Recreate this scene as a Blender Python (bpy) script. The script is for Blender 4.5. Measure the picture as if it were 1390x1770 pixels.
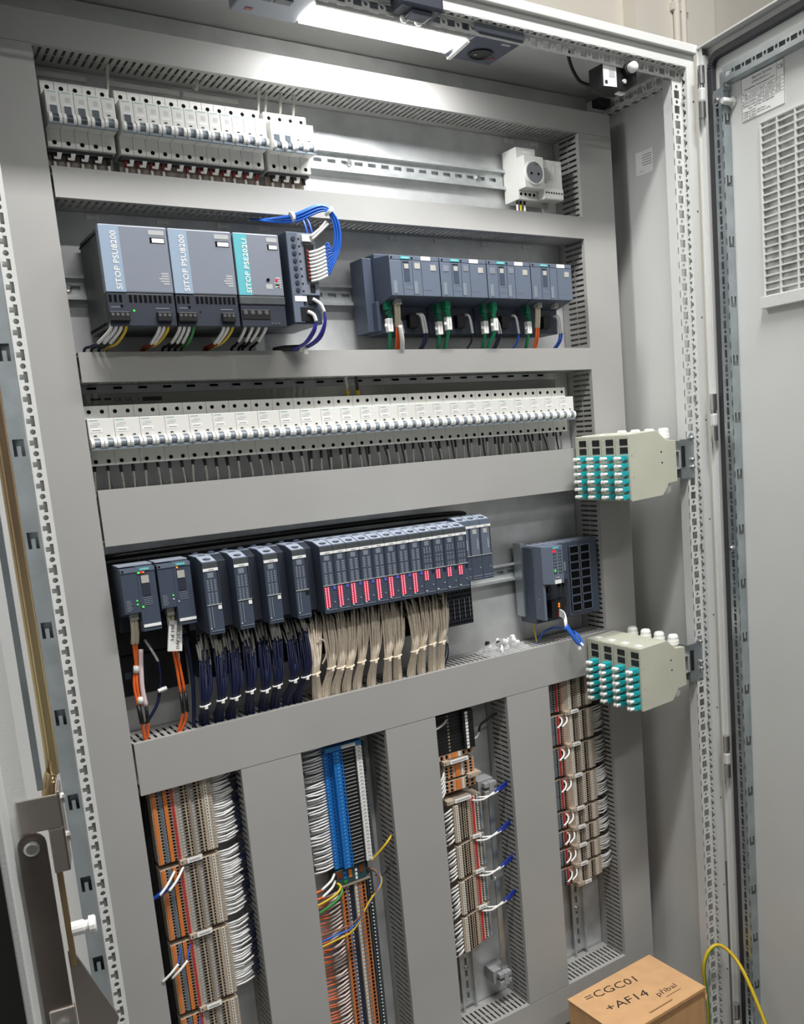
import bpy, math, random
from mathutils import Vector, Matrix
random.seed(7)
for o in list(bpy.data.objects): bpy.data.objects.remove(o)
SC = bpy.context.scene
COL = SC.collection
S = 0.001                      # everything below is written in millimetres

# ---------------------------------------------------------------- camera
cam = bpy.data.cameras.new('camera'); camo = bpy.data.objects.new('camera', cam); COL.objects.link(camo)
RM = ((0.805522087660583, -0.5883915187031087, -0.07021101771933942),
      (-0.14823300435523884, -0.08536623616231792, -0.9852611745843328),
      (0.5737256685130584, 0.8040572283374665, -0.15598343132370018))
m = Matrix.Identity(4)
for i in range(3):
    m[i][0] = RM[0][i]; m[i][1] = -RM[1][i]; m[i][2] = -RM[2][i]
m[0][3], m[1][3], m[2][3] = -0.27723, -1.49426, -0.54480
camo.matrix_world = m
cam.sensor_fit = 'HORIZONTAL'; cam.sensor_width = 36.0
cam.lens = 1600.139 / 1390 * 36
cam.shift_x = (695 - 908.98) / 1390
cam.shift_y = (996.45 - 885) / 1390
cam.clip_start = 0.02; cam.clip_end = 60
SC.camera = camo

# ---------------------------------------------------------------- world, lights, exposure
W = bpy.data.worlds.new('room_light'); SC.world = W; W.use_nodes = True
W.node_tree.nodes['Background'].inputs[0].default_value = (0.93, 0.96, 1.0, 1)
W.node_tree.nodes['Background'].inputs[1].default_value = 0.10
SC.view_settings.view_transform = 'Standard'; SC.view_settings.look = 'None'
SC.view_settings.exposure = 0.0; SC.view_settings.gamma = 1.0
SC.view_settings.use_curve_mapping = False

def area(name, loc, target, sx, sy, power, color):
    l = bpy.data.lights.new(name, 'AREA'); l.shape = 'RECTANGLE'; l.size = sx; l.size_y = sy
    l.energy = power; l.color = color
    o = bpy.data.objects.new(name, l); COL.objects.link(o)
    o.location = loc
    o.rotation_euler = (Vector(target) - Vector(loc)).to_track_quat('-Z', 'Y').to_euler()
    return o
# the room's ceiling luminaire: one row of tubes just in front of the cabinets
area('ceiling_or_fill_light', (0.46, -1.14, 1.38), (0.46, -1.139, -1.9), 1.4, 0.14, 84, (1.0, 0.99, 0.975))
area('ceiling_or_fill_light', (0.50, -2.9, 1.45), (0.50, -2.899, -1.9), 1.5, 0.14, 36, (1.0, 0.99, 0.975))  # unseen second lamp further back, added for frontal fill
# the cabinet's own lamp (its housing and diffuser are built further down)
area('cabinet_lamp_light', (0.472, -0.180, 0.0570), (0.472, -0.150, -1.0), 0.245, 0.055, 2.1, (0.95, 0.97, 1.0))

# ---------------------------------------------------------------- helpers
def lin(c):
    r = []
    for v in c:
        v = v / 255.0
        r.append(v / 12.92 if v <= 0.04045 else ((v + 0.055) / 1.055) ** 2.4)
    return (*r, 1)
MATS = {}
def mat(name, col, rough=0.5, metal=0.0, var=0.0, scale=40.0, bump=0.0, bscale=400.0, emit=0.0, spec=0.5, trans=0.0, alpha=1.0, stretch=None, var_col=None):
    m = bpy.data.materials.new(name); m.use_nodes = True
    nt = m.node_tree; b = nt.nodes['Principled BSDF']
    b.inputs['Base Color'].default_value = lin(col)
    b.inputs['Roughness'].default_value = rough; b.inputs['Metallic'].default_value = metal
    b.inputs['Specular IOR Level'].default_value = spec
    if trans: b.inputs['Transmission Weight'].default_value = trans
    if alpha < 1: b.inputs['Alpha'].default_value = alpha
    if emit:
        b.inputs['Emission Color'].default_value = lin(col); b.inputs['Emission Strength'].default_value = emit
    if var or bump:
        tc = nt.nodes.new('ShaderNodeTexCoord')
        src = tc.outputs['Object']
        if stretch:
            mp = nt.nodes.new('ShaderNodeMapping'); mp.inputs['Scale'].default_value = stretch
            nt.links.new(src, mp.inputs['Vector']); src = mp.outputs['Vector']
    if var:
        n = nt.nodes.new('ShaderNodeTexNoise'); n.inputs['Scale'].default_value = scale; n.inputs['Detail'].default_value = 6
        nt.links.new(src, n.inputs['Vector'])
        r = nt.nodes.new('ShaderNodeValToRGB')
        c0 = tuple(max(0, v * (1 - var)) for v in col) if var_col is None else var_col
        c1 = tuple(min(255, v * (1 + var)) for v in col)
        r.color_ramp.elements[0].color = lin(c0); r.color_ramp.elements[0].position = 0.3
        r.color_ramp.elements[1].color = lin(c1); r.color_ramp.elements[1].position = 0.7
        nt.links.new(n.outputs['Fac'], r.inputs['Fac']); nt.links.new(r.outputs['Color'], b.inputs['Base Color'])
    if bump:
        n2 = nt.nodes.new('ShaderNodeTexNoise'); n2.inputs['Scale'].default_value = bscale
        nt.links.new(src, n2.inputs['Vector'])
        bp = nt.nodes.new('ShaderNodeBump'); bp.inputs['Strength'].default_value = bump; bp.inputs['Distance'].default_value = 0.001
        nt.links.new(n2.outputs['Fac'], bp.inputs['Height']); nt.links.new(bp.outputs['Normal'], b.inputs['Normal'])
    MATS[name] = m
    return m
DUCT = mat('duct_grey_plastic', (164, 163, 160), 0.55, var=0.015, scale=8, bump=0.05, bscale=900)
PAINT = mat('light_grey_paint', (207, 208, 205), 0.45, var=0.01, scale=6, bump=0.08, bscale=700)
ZINC = mat('galvanised_sheet', (214, 216, 216), 0.40, 0.50, var=0.05, scale=26, bump=0.04, bscale=60)
ZINC2 = mat('zinc_plated_steel', (178, 186, 190), 0.34, 0.85, var=0.06, scale=30)
RAIL = mat('din_rail_zinc', (204, 208, 208), 0.36, 0.6, var=0.06, scale=50)
STEEL = mat('bright_steel', (200, 200, 198), 0.25, 0.95)
DSTEEL = mat('dark_nickel_steel', (108, 100, 94), 0.38, 0.85, var=0.08, scale=20)
NICK = mat('nickel_plate', (176, 168, 160), 0.32, 0.8, var=0.06, scale=14)
CHROM = mat('yellow_chromate', (196, 178, 132), 0.28, 0.9, var=0.22, scale=18, stretch=(1, 1, 0.15), var_col=(150, 110, 100))
WHITE = mat('breaker_white', (222, 222, 217), 0.42)
WHITE2 = mat('white_plastic', (236, 236, 232), 0.4)
STICK = mat('white_sticker', (238, 238, 236), 0.5)
PRINT = mat('grey_print', (150, 152, 152), 0.6)
PALE = mat('pale_print', (176, 178, 178), 0.6)
MODPR = mat('module_print', (122, 130, 140), 0.6)
PATCH = mat('pale_code_patch', (176, 174, 166), 0.6)
TEALP = mat('teal_print', (128, 176, 178), 0.5)
BLACK = mat('black_plastic', (22, 22, 24), 0.45)
HOLE = mat('dark_hole', (10, 10, 11), 0.8, spec=0.1)
GREYBL = mat('toggle_blue_grey', (120, 130, 138), 0.4)
TOGD = mat('toggle_dark_grey', (74, 84, 94), 0.4)
FAINT = mat('faint_print', (198, 199, 197), 0.6)
SIE = mat('anthracite_plastic', (66, 75, 91), 0.45, var=0.02, scale=30, bump=0.06, bscale=1500)
SIE2 = mat('anthracite_light', (98, 108, 124), 0.45, bump=0.05, bscale=1500)
SIED = mat('anthracite_dark', (44, 49, 60), 0.5)
SIET = mat('anthracite_lit_top', (150, 158, 172), 0.4)  # paler copy for upward faces; the light on them is in the colour
PSUF = mat('power_supply_grey', (126, 132, 144), 0.42, bump=0.05, bscale=1500)
PSUB = mat('power_supply_blue_band', (146, 164, 184), 0.42)
PSUT = mat('power_supply_teal_band', (96, 178, 188), 0.42)
PSUS = mat('power_supply_side', (70, 74, 76), 0.5, var=0.08, scale=60)
TEAL = mat('siemens_teal', (60, 168, 172), 0.4)
AQUA = mat('fibre_adapter_aqua', (28, 164, 170), 0.38)
CREAM = mat('cream_box_paint', (184, 184, 168), 0.5, var=0.015, scale=20, bump=0.1, bscale=1200)
BEIGE = mat('terminal_beige', (186, 170, 150), 0.5)
BEIGED = mat('terminal_grey_beige', (150, 138, 124), 0.5)
ORANGE = mat('terminal_orange', (214, 122, 56), 0.45)
TRED = mat('terminal_red', (196, 44, 48), 0.45)
TBLUE = mat('terminal_blue', (30, 112, 190), 0.4)
TBLUE2 = mat('terminal_blue_light', (66, 142, 208), 0.4)
TGREYB = mat('terminal_slate', (96, 116, 136), 0.45)
MARK = mat('marker_ivory', (222, 216, 204), 0.5)
NAVY = mat('wire_navy', (22, 30, 64), 0.4)
BLUEW = mat('wire_blue', (28, 76, 176), 0.38)
BLUEB = mat('wire_bright_blue', (40, 100, 200), 0.35)
BEIGEW = mat('wire_beige', (242, 228, 208), 0.45, var=0.04, scale=200)
SLEEVE = mat('marker_sleeve_white', (226, 226, 224), 0.45, var=0.05, scale=500)
SLEEVEG = mat('marker_sleeve_grey', (170, 168, 160), 0.5, var=0.12, scale=500)
ORFIB = mat('fibre_orange', (238, 108, 44), 0.4)
GREENW = mat('patch_cable_green', (0, 146, 98), 0.4)
GREEND = mat('patch_plug_green', (0, 104, 74), 0.4)
YELW = mat('wire_yellow', (214, 180, 40), 0.4)
GRNW = mat('wire_green', (44, 140, 60), 0.4)
BROWNW = mat('wire_brown', (128, 88, 66), 0.4)
REDW = mat('wire_dark_red', (130, 40, 40), 0.4)
IVORY = mat('fibre_boot_ivory', (214, 204, 180), 0.45)
RUBBER = mat('gasket_rubber', (52, 50, 54), 0.7)
CARD = mat('cardboard', (208, 164, 118), 0.8, var=0.03, scale=30, bump=0.05, bscale=500)
CARDD = mat('cardboard_side', (190, 146, 100), 0.8, var=0.04, scale=60, stretch=(1, 1, 0.2))
INK = mat('marker_ink', (40, 34, 32), 0.6)
REDL = mat('led_red', (225, 30, 55), 0.3, emit=0.9)
PINKL = mat('led_pink_core', (255, 170, 190), 0.3, emit=1.5)
GREENL = mat('led_green', (60, 230, 60), 0.3, emit=1.6)
ORL = mat('led_orange', (255, 120, 30), 0.3, emit=1.6)
VIOLET = mat('violet_key', (92, 98, 196), 0.4)
LAMPE = mat('lamp_diffuser', (255, 252, 246), 0.4, emit=22.0)
LAMPB = mat('lamp_housing', (126, 132, 142), 0.45)
LAMPD = mat('lamp_socket_dark', (66, 72, 86), 0.5)
CLEARF = mat('clear_bag_film', (235, 238, 238), 0.1, alpha=0.30, spec=1.0)
WALLC = mat('cream_wall', (214, 208, 196), 0.85, var=0.03, scale=4, bump=0.15, bscale=50)
FLOORM = mat('grey_floor', (96, 95, 92), 0.5, var=0.05, scale=5)
DKGREY = mat('shade_dark_grey', (96, 98, 94), 0.5, var=0.02, scale=5)  # dark tone puts the shade beyond the left door into the colour
COPPER = mat('copper_bar', (150, 84, 56), 0.35, 0.7)

class MB:
    def __init__(s): s.v = []; s.f = []; s.m = []
    def _add(s, vs, fs, m=0):
        n = len(s.v); s.v += vs; s.f += [tuple(i + n for i in q) for q in fs]; s.m += [m] * len(fs)
        return s
    def box(s, x0, x1, y0, y1, z0, z1, m=0):
        if x0 > x1: x0, x1 = x1, x0
        if y0 > y1: y0, y1 = y1, y0
        if z0 > z1: z0, z1 = z1, z0
        return s._add([(x0,y0,z0),(x1,y0,z0),(x1,y1,z0),(x0,y1,z0),(x0,y0,z1),(x1,y0,z1),(x1,y1,z1),(x0,y1,z1)],
                      [(0,3,2,1),(4,5,6,7),(0,1,5,4),(1,2,6,5),(2,3,7,6),(3,0,4,7)], m)
    def prism(s, pts, vec, m=0):
        n = len(pts); vx, vy, vz = vec
        # make the winding outward for an extrusion along vec
        nx = ny = nz = 0.0
        for i in range(n):
            a = pts[i]; b = pts[(i + 1) % n]
            nx += (a[1]-b[1])*(a[2]+b[2]); ny += (a[2]-b[2])*(a[0]+b[0]); nz += (a[0]-b[0])*(a[1]+b[1])
        if nx*vx + ny*vy + nz*vz > 0: pts = pts[::-1]
        vs = [tuple(p) for p in pts] + [(p[0]+vx, p[1]+vy, p[2]+vz) for p in pts]
        fs = [tuple(range(n)), tuple(range(2*n-1, n-1, -1))] + [(i, n+i, n+(i+1) % n, (i+1) % n) for i in range(n)]
        return s._add(vs, fs, m)
    def cyl(s, p0, p1, r, n=10, r2=None, m=0):
        p0 = Vector(p0); p1 = Vector(p1); d = (p1 - p0).normalized(); r2 = r if r2 is None else r2
        a = d.orthogonal().normalized(); b = d.cross(a)
        vs = []
        for p, rr in ((p0, r), (p1, r2)):
            for i in range(n):
                t = 2*math.pi*(i+0.5)/n
                vs.append(tuple(p + (a*math.cos(t) + b*math.sin(t))*rr))
        fs = [tuple(range(n-1, -1, -1)), tuple(range(n, 2*n))] + [(i, (i+1) % n, n+(i+1) % n, n+i) for i in range(n)]
        return s._add(vs, fs, m)
    def tube(s, path, r, n=6, m=0, smooth=4):
        pts = [Vector(p) for p in path]
        if smooth and len(pts) > 2: pts = spl(pts, smooth)
        vs = []; N = len(pts); prev = None
        for i, p in enumerate(pts):
            d = (pts[min(i+1, N-1)] - pts[max(i-1, 0)]).normalized()
            if prev is None: a = d.orthogonal().normalized()
            else:
                a = prev - d*prev.dot(d)
                a = a.normalized() if a.length > 1e-6 else d.orthogonal().normalized()
            prev = a; b = d.cross(a)
            for k in range(n):
                t = 2*math.pi*k/n
                vs.append(tuple(p + (a*math.cos(t) + b*math.sin(t))*r))
        fs = [tuple(range(n-1, -1, -1)), tuple(range((N-1)*n, N*n))]
        for i in range(N-1):
            for k in range(n): fs.append((i*n+k, i*n+(k+1) % n, (i+1)*n+(k+1) % n, (i+1)*n+k))
        return s._add(vs, fs, m)
    def rev(s, p0, axis, prof, n=14, m=0):
        """surface of revolution: prof = [(distance along axis, radius)]"""
        p0 = Vector(p0); d = Vector(axis).normalized(); a = d.orthogonal().normalized(); b = d.cross(a)
        vs = []
        for h, r in prof:
            for i in range(n):
                t = 2*math.pi*i/n; vs.append(tuple(p0 + d*h + (a*math.cos(t) + b*math.sin(t))*r))
        K = len(prof)
        fs = [tuple(range(n-1, -1, -1)), tuple(range((K-1)*n, K*n))]
        for j in range(K-1):
            for i in range(n): fs.append((j*n+i, j*n+(i+1) % n, (j+1)*n+(i+1) % n, (j+1)*n+i))
        return s._add(vs, fs, m)
    def mesh(s, name, off=(0, 0, 0), smooth=False):
        me = bpy.data.meshes.new(name)
        ox, oy, oz = off
        me.from_pydata([((x-ox)*S, (y-oy)*S, (z-oz)*S) for x, y, z in s.v], [], s.f)
        if len(set(s.m)) > 1: me.polygons.foreach_set('material_index', s.m)
        if smooth: me.polygons.foreach_set('use_smooth', [True]*len(me.polygons))
        me.update()
        return me
def spl(pts, k):
    out = []
    n = len(pts)
    for i in range(n-1):
        p0 = pts[max(i-1, 0)]; p1 = pts[i]; p2 = pts[i+1]; p3 = pts[min(i+2, n-1)]
        for j in range(k):
            t = j/k
            out.append(0.5*((2*p1) + (p2-p0)*t + (2*p0-5*p1+4*p2-p3)*t*t + (3*p1-p0-3*p2+p3)*t**3))
    out.append(pts[-1])
    return out

ORG = {}
def tag(o, label, cat, group=None):
    o['label'] = label; o['category'] = cat
    if group: o['group'] = group
    return o
def thing(name, label, cat, loc, group=None, rotz=None):
    o = bpy.data.objects.new(name, None); COL.objects.link(o); o.empty_display_size = 0.02
    o.location = [v*S for v in loc]
    if rotz is not None: o.rotation_euler = (0, 0, rotz)
    ORG[o.name] = (0, 0, 0) if rotz is not None else tuple(loc)     # rotated things: parts are written in local coordinates
    return tag(o, label, cat, group)
def part(mb, name, mats, parent, smooth=False, bevel=0.0, label=None, stuff=False):
    off = ORG[parent.name]
    me = mb.mesh(name, off, smooth)
    for mm in (mats if isinstance(mats, (list, tuple)) else [mats]): me.materials.append(mm)
    o = bpy.data.objects.new(name, me); COL.objects.link(o); o.parent = parent; ORG[o.name] = off
    _fin(o, smooth, bevel)
    if label: o['label'] = label
    if stuff: o['kind'] = 'stuff'
    return o
def _fin(o, smooth, bevel):
    if bevel:
        b = o.modifiers.new('bevel', 'BEVEL'); b.width = bevel*S; b.segments = 2; b.limit_method = 'ANGLE'; b.angle_limit = math.radians(50)
def solo(mb, name, mats, label, cat, group=None, loc=None, smooth=False, bevel=0.0, stuff=False):
    """a thing that is one mesh"""
    if loc is None:
        xs = [v[0] for v in mb.v]; ys = [v[1] for v in mb.v]; zs = [v[2] for v in mb.v]
        loc = ((min(xs)+max(xs))/2, (min(ys)+max(ys))/2, min(zs))
    me = mb.mesh(name, loc, smooth)
    for mm in (mats if isinstance(mats, (list, tuple)) else [mats]): me.materials.append(mm)
    o = bpy.data.objects.new(name, me); COL.objects.link(o); o.location = [v*S for v in loc]; ORG[o.name] = tuple(loc)
    _fin(o, smooth, bevel)
    if stuff: o['kind'] = 'stuff'
    return tag(o, label, cat, group)
def struct(mb, name, mats, loc=(0, 0, 0), bevel=0.0):
    me = mb.mesh(name, loc)
    for mm in (mats if isinstance(mats, (list, tuple)) else [mats]): me.materials.append(mm)
    o = bpy.data.objects.new(name, me); COL.objects.link(o); o.location = [v*S for v in loc]; ORG[o.name] = tuple(loc)
    o['kind'] = 'structure'; _fin(o, False, bevel)
    return o
KIDS = {}
def copy_tree(root, loc, label, group=None):
    """copy a thing with its parts and sub-parts; meshes are shared"""
    r = root.copy(); COL.objects.link(r); r.location = [v*S for v in loc]; r['label'] = label
    if group: r['group'] = group
    if root.name not in KIDS:
        KIDS[root.name] = [(ch, list(ch.children)) for ch in root.children]
    ORG[r.name] = tuple(loc)
    for ch, sub in KIDS[root.name]:
        c = ch.copy(); COL.objects.link(c); c.parent = r
        for g in sub:
            d = g.copy(); COL.objects.link(d); d.parent = c
    return r
ONES = ['', 'first', 'second', 'third', 'fourth', 'fifth', 'sixth', 'seventh', 'eighth', 'ninth', 'tenth', 'eleventh', 'twelfth', 'thirteenth', 'fourteenth', 'fifteenth', 'sixteenth', 'seventeenth', 'eighteenth', 'nineteenth', 'twentieth']
def nth(i):
    if i <= 20: return ONES[i]
    t = {3: ('thirtieth', 'thirty-'), 4: ('fortieth', 'forty-'), 5: ('fiftieth', 'fifty-'), 2: ('twentieth', 'twenty-')}[i//10]
    return t[0] if i % 10 == 0 else t[1] + ONES[i % 10]

# lettering: made once as meshes from Blender's own font
TXT = {}
def make_texts(bodies):
    tmp = []
    for b in bodies:
        cu = bpy.data.curves.new('t', 'FONT'); cu.body = b; cu.size = 1.0; cu.extrude = 0.006; cu.resolution_u = 2; cu.offset = 0.014 if b.startswith('SITOP') else (-0.004 if b[0] in '=+p' else 0.0)
        cu.align_x = 'CENTER'; cu.align_y = 'CENTER'
        o = bpy.data.objects.new('t', cu); COL.objects.link(o); tmp.append((b, o))
    dg = bpy.context.evaluated_depsgraph_get()
    for b, o in tmp: TXT[b] = bpy.data.meshes.new_from_object(o.evaluated_get(dg))
    for b, o in tmp: bpy.data.objects.remove(o)
LABTXT = ['Elprom Service', 'ELPROM SERVICE s.r.o.', 'Domazlicka, Technologicka 375/3', 'Title:  =CGC01+BA01_NF001_AF14', 'IEC 61439-1 ed.2, 61439-2 ed.2',
          'Serial number  20217 2024/105   IP20', 'Rated volt. max  250V  In  10 A', 'Type:  RITTAL VX 8204.000', 'Voltage system:', '1/N/PE AC 50Hz, 230V/TN-S', '1/N/PE AC 50Hz, 230V/TN-S (UPS)', '2 DC, 24V/FELV', 'CE']
make_texts(['SITOP PSU8200', 'SITOP PSE202U', '=CGC01', '+AF14', 'p\u0159\u00edbal', 'CGC01.AH1', 'J01.P1', 'CE  UL  1', 'SIEMENS', 'TS 8206.XXX', 'RITTAL', 'IM1', 'IM2'] + LABTXT)
def text(body, name, size, org, xdir, ydir, m, parent, width=None):
    """org = centre in the coordinates the parts of `parent` are written in, size = cap size in mm"""
    me = TXT[body].copy(); me.materials.clear(); me.materials.append(m)
    xd = Vector(xdir).normalized(); yd = Vector(ydir).normalized(); nd = xd.cross(yd)
    off = Vector(ORG[parent.name]); sx = size
    if width:
        w = max(v.co.x for v in me.vertices) - min(v.co.x for v in me.vertices); sx = width / w
    for v in me.vertices:
        p = Vector(org) + xd*(v.co.x*sx) + yd*(v.co.y*size) + nd*(v.co.z*min(size, 20)) - off
        v.co = p*S
    o = bpy.data.objects.new(name, me); COL.objects.link(o); o.parent = parent; ORG[o.name] = ORG[parent.name]
    return o
# ================================================================ the room
ROOF = 113.0; FLOOR = -1890.0
struct(MB().box(-3500, 4500, -4500, 400, FLOOR-50, FLOOR), 'floor', FLOORM)
wb = struct(MB().box(-3500, 4500, 400, 460, FLOOR, 1400), 'wall_back', WALLC)
part(MB().box(1508, 1800, 352, 400, FLOOR, 1400), 'pilaster', WALLC, wb)
cg = thing('conduit_run', 'pair of thin cream conduits clipped to the wall pilaster', 'conduit', (1658, 345, FLOOR))
for dx in (-14, 10):
    part(MB().cyl((1658+dx, 342, FLOOR), (1658+dx, 342, 1390), 9, 10), 'conduit_pipe', WALLC, cg, smooth=True)
part(MB().box(1628, 1686, 338, 352, 505, 525), 'pipe_clip', WALLC, cg, bevel=2)
nb = thing('neighbouring_cabinet', 'closed cabinet coloured dark for shade, standing beyond the open left door', 'cabinet', (-470, -50, FLOOR))
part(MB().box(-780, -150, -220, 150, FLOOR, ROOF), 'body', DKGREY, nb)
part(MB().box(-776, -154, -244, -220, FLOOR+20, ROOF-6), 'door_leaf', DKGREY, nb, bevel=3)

# ================================================================ the cabinet
enc = thing('control_cabinet', 'tall light grey control cabinet shell with galvanised mounting plate', 'cabinet', (463, -50, FLOOR))
part(MB().box(-95, 1020, 0, 3, -1800, 97), 'mounting_plate', ZINC, enc, label='galvanised mounting plate')
part(MB().box(1056, 1060, -235, 150, FLOOR+20, ROOF-14), 'side_panel', PAINT, enc)
part(MB().box(-136, -132, -235, 150, FLOOR+20, ROOF-14), 'side_panel', PAINT, enc)
part(MB().box(-136, 1060, 146, 150, FLOOR+20, ROOF-14), 'rear_panel', PAINT, enc)
part(MB().box(-137, 1063, -250, 150, FLOOR, FLOOR+40), 'plinth_frame', PAINT, enc)
part(MB().box(-140, 1066, -258, 154, 99.2, ROOF+1), 'roof_panel', PAINT, enc, bevel=1.5)

def rect(mb, o, u, v, n, t, u0, u1, v0, v1):
    P = lambda a, b: tuple(Vector(o) + Vector(u)*a + Vector(v)*b)
    mb.prism([P(u0, v0), P(u1, v0), P(u1, v1), P(u0, v1)], tuple(Vector(n)*t))
def dotcell(mb, o, u, v, n, t, u0, u1, v0, v1, cu, cv, r):
    P = lambda a, b, d=0: tuple(Vector(o) + Vector(u)*a + Vector(v)*b + Vector(n)*d)
    out = [(u1, cv), (u1, v1), (cu, v1), (u0, v1), (u0, cv), (u0, v0), (cu, v0), (u1, v0)]
    inn = [(cu + r*math.cos(k*math.pi/4), cv + r*math.sin(k*math.pi/4)) for k in range(8)]
    vs = [P(*q) for q in out] + [P(*q) for q in inn] + [P(*q, t) for q in inn] + [P(*q, t) for q in out]
    fs = []
    for k in range(8):
        j = (k+1) % 8
        fs += [(k, j, 8+j, 8+k), (8+k, 8+j, 16+j, 16+k), (16+k, 16+j, 24+j, 24+k)]
    mb._add(vs, fs)
def perforated(mb, o, u, v, n, t, width, length, pitch, kind, start=0.0):
    """strip in the u-v plane with a row of big holes and small round holes between them"""
    b = start
    if start > 0: rect(mb, o, u, v, n, t, 0, width, 0, start)
    while b + pitch <= length:
        R = lambda *a: rect(mb, o, u, v, n, t, *a)
        if kind == 'sq':
            h = 0.52*pitch; w0, w1 = 0.22*width, 0.78*width
            R(0, w0, b, b+h); R(w1, width, b, b+h)
        elif kind == 'slot':
            h = 0.55*pitch; w0, w1 = 0.33*width, 0.62*width
            R(0, w0, b, b+h); R(w1, width, b, b+h)
        else:
            h = 0.50*pitch; a = 0.13*pitch; q0, q1, q2 = 0.16*width, 0.46*width, 0.72*width
            R(q2, width, b, b+h); R(0, q0, b, b+h)
            R(q0, q1, b, b+a); R(q0, q1, b+h-a, b+h)
        e0 = b + h
        dotcell(mb, o, u, v, n, t, 0, width, e0, b+pitch, width*0.5, (e0+b+pitch)/2, min(0.13*pitch, 0.22*width))
        b += pitch
    if b < length: rect(mb, o, u, v, n, t, 0, width, b, length)
    return mb
PH = 25.9; ZB = FLOOR+40
# right pillar: outer flange, stepped face with T holes, inner face with square holes
pr = part(MB().box(1043, 1063, -250, -247.5, ZB, 76.8).box(1060.5, 1063, -247.5, -150, ZB, 98.8), 'front_pillar', PAINT, enc)
part(perforated(MB(), (1043, -247.5, ZB), (0, 1, 0), (0, 0, 1), (1, 0, 0), 1.5, 14, 99-ZB-22, PH, 'T', 6), 'stepped_flange', PAINT, pr)
part(perforated(MB(), (1020, -235, ZB), (1, 0, 0), (0, 0, 1), (0, 1, 0), 1.5, 23, 58-ZB, PH, 'sq', 12).box(1020, 1021.5, -233.5, -212, ZB, 58), 'hole_strip', PAINT, pr)
for k in range(10): part(MB().cyl((1058, -250.4, 20-k*190), (1058, -249.5, 20-k*190), 1.6, 8), 'rivet', HOLE, pr)
for z in (22, -505, -790, -1150): part(MB().box(1041, 1045.5, -243, -238, z-4, z+4), 'cage_nut', STEEL, pr)
# left pillar
pl = part(MB().box(-137, -99, -250, -247.5, ZB, 76.8).box(-137, -134.5, -247.5, -150, ZB, 98.8), 'front_pillar', PAINT, enc)
part(perforated(MB(), (-98.5, -235, ZB), (1, 0, 0), (0, 0, 1), (0, 1, 0), 1.5, 16.5, 60-ZB, PH, 'T', 4).box(-83.5, -82, -233.5, -205, ZB, 60).box(-99, -97.5, -247.5, -233.5, ZB, 60), 'hole_strip', PAINT, pl)
part(MB().box(-98, -84, -222, -220, ZB, 60), 'hole_backing', PAINT, pl)  # stands for the closed profile; added to darken the T holes
# front rail under the roof
tf = part(MB().box(-137, 1063, -250, -247.5, 77, 98.9).box(-80, 1043, -234.5, -233, 77.2, 98.8), 'top_front_rail', PAINT, enc)  # second box: unseen inner wall added to darken the cavity behind the holes
part(perforated(MB(), (-80, -250, 76), (0, 1, 0), (1, 0, 0), (0, 0, 1), 1.5, 15, 1123, PH, 'T', 4), 'stepped_flange', PAINT, tf)
part(perforated(MB(), (-80, -235, 77), (0, 0, -1), (1, 0, 0), (0, 1, 0), 1.5, 19, 1123, PH, 'sq', 8), 'hole_strip', PAINT, tf)
# side rail under the roof, right hand
ts = part(perforated(MB(), (1030, -233, 80), (0, 0, -1), (0, 1, 0), (1, 0, 0), 1.5, 21, 215, PH, 'sq', 6), 'top_side_rail', PAINT, enc)
part(perforated(MB(), (1031, -233, 58), (1, 0, 0), (0, 1, 0), (0, 0, 1), 1.5, 24, 215, PH, 'sq', 6), 'hole_strip', PAINT, ts)
part(MB().box(1002, 1029, -40, -20, 62, 80), 'corner_bracket', PAINT, enc, bevel=1)
part(MB().box(996, 1026, -66, -42, 63, 78), 'corner_clamp', BLACK, enc, bevel=2)
lb = part(MB().box(1054.6, 1055.6, -144, -96, -72, -29), 'rating_label', STICK, enc, label='small white rating label')
mb = MB()
for k in range(5): mb.box(1054.2, 1054.6, -140+0, -116+3*(k % 2), -38-k*4.5, -36.6-k*4.5)
part(mb, 'print_lines', PRINT, lb)
text('RITTAL', 'print_title', 4, (1054.4, -112, -66), (0, -1, 0), (0, 0, 1), PRINT, lb)

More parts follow.
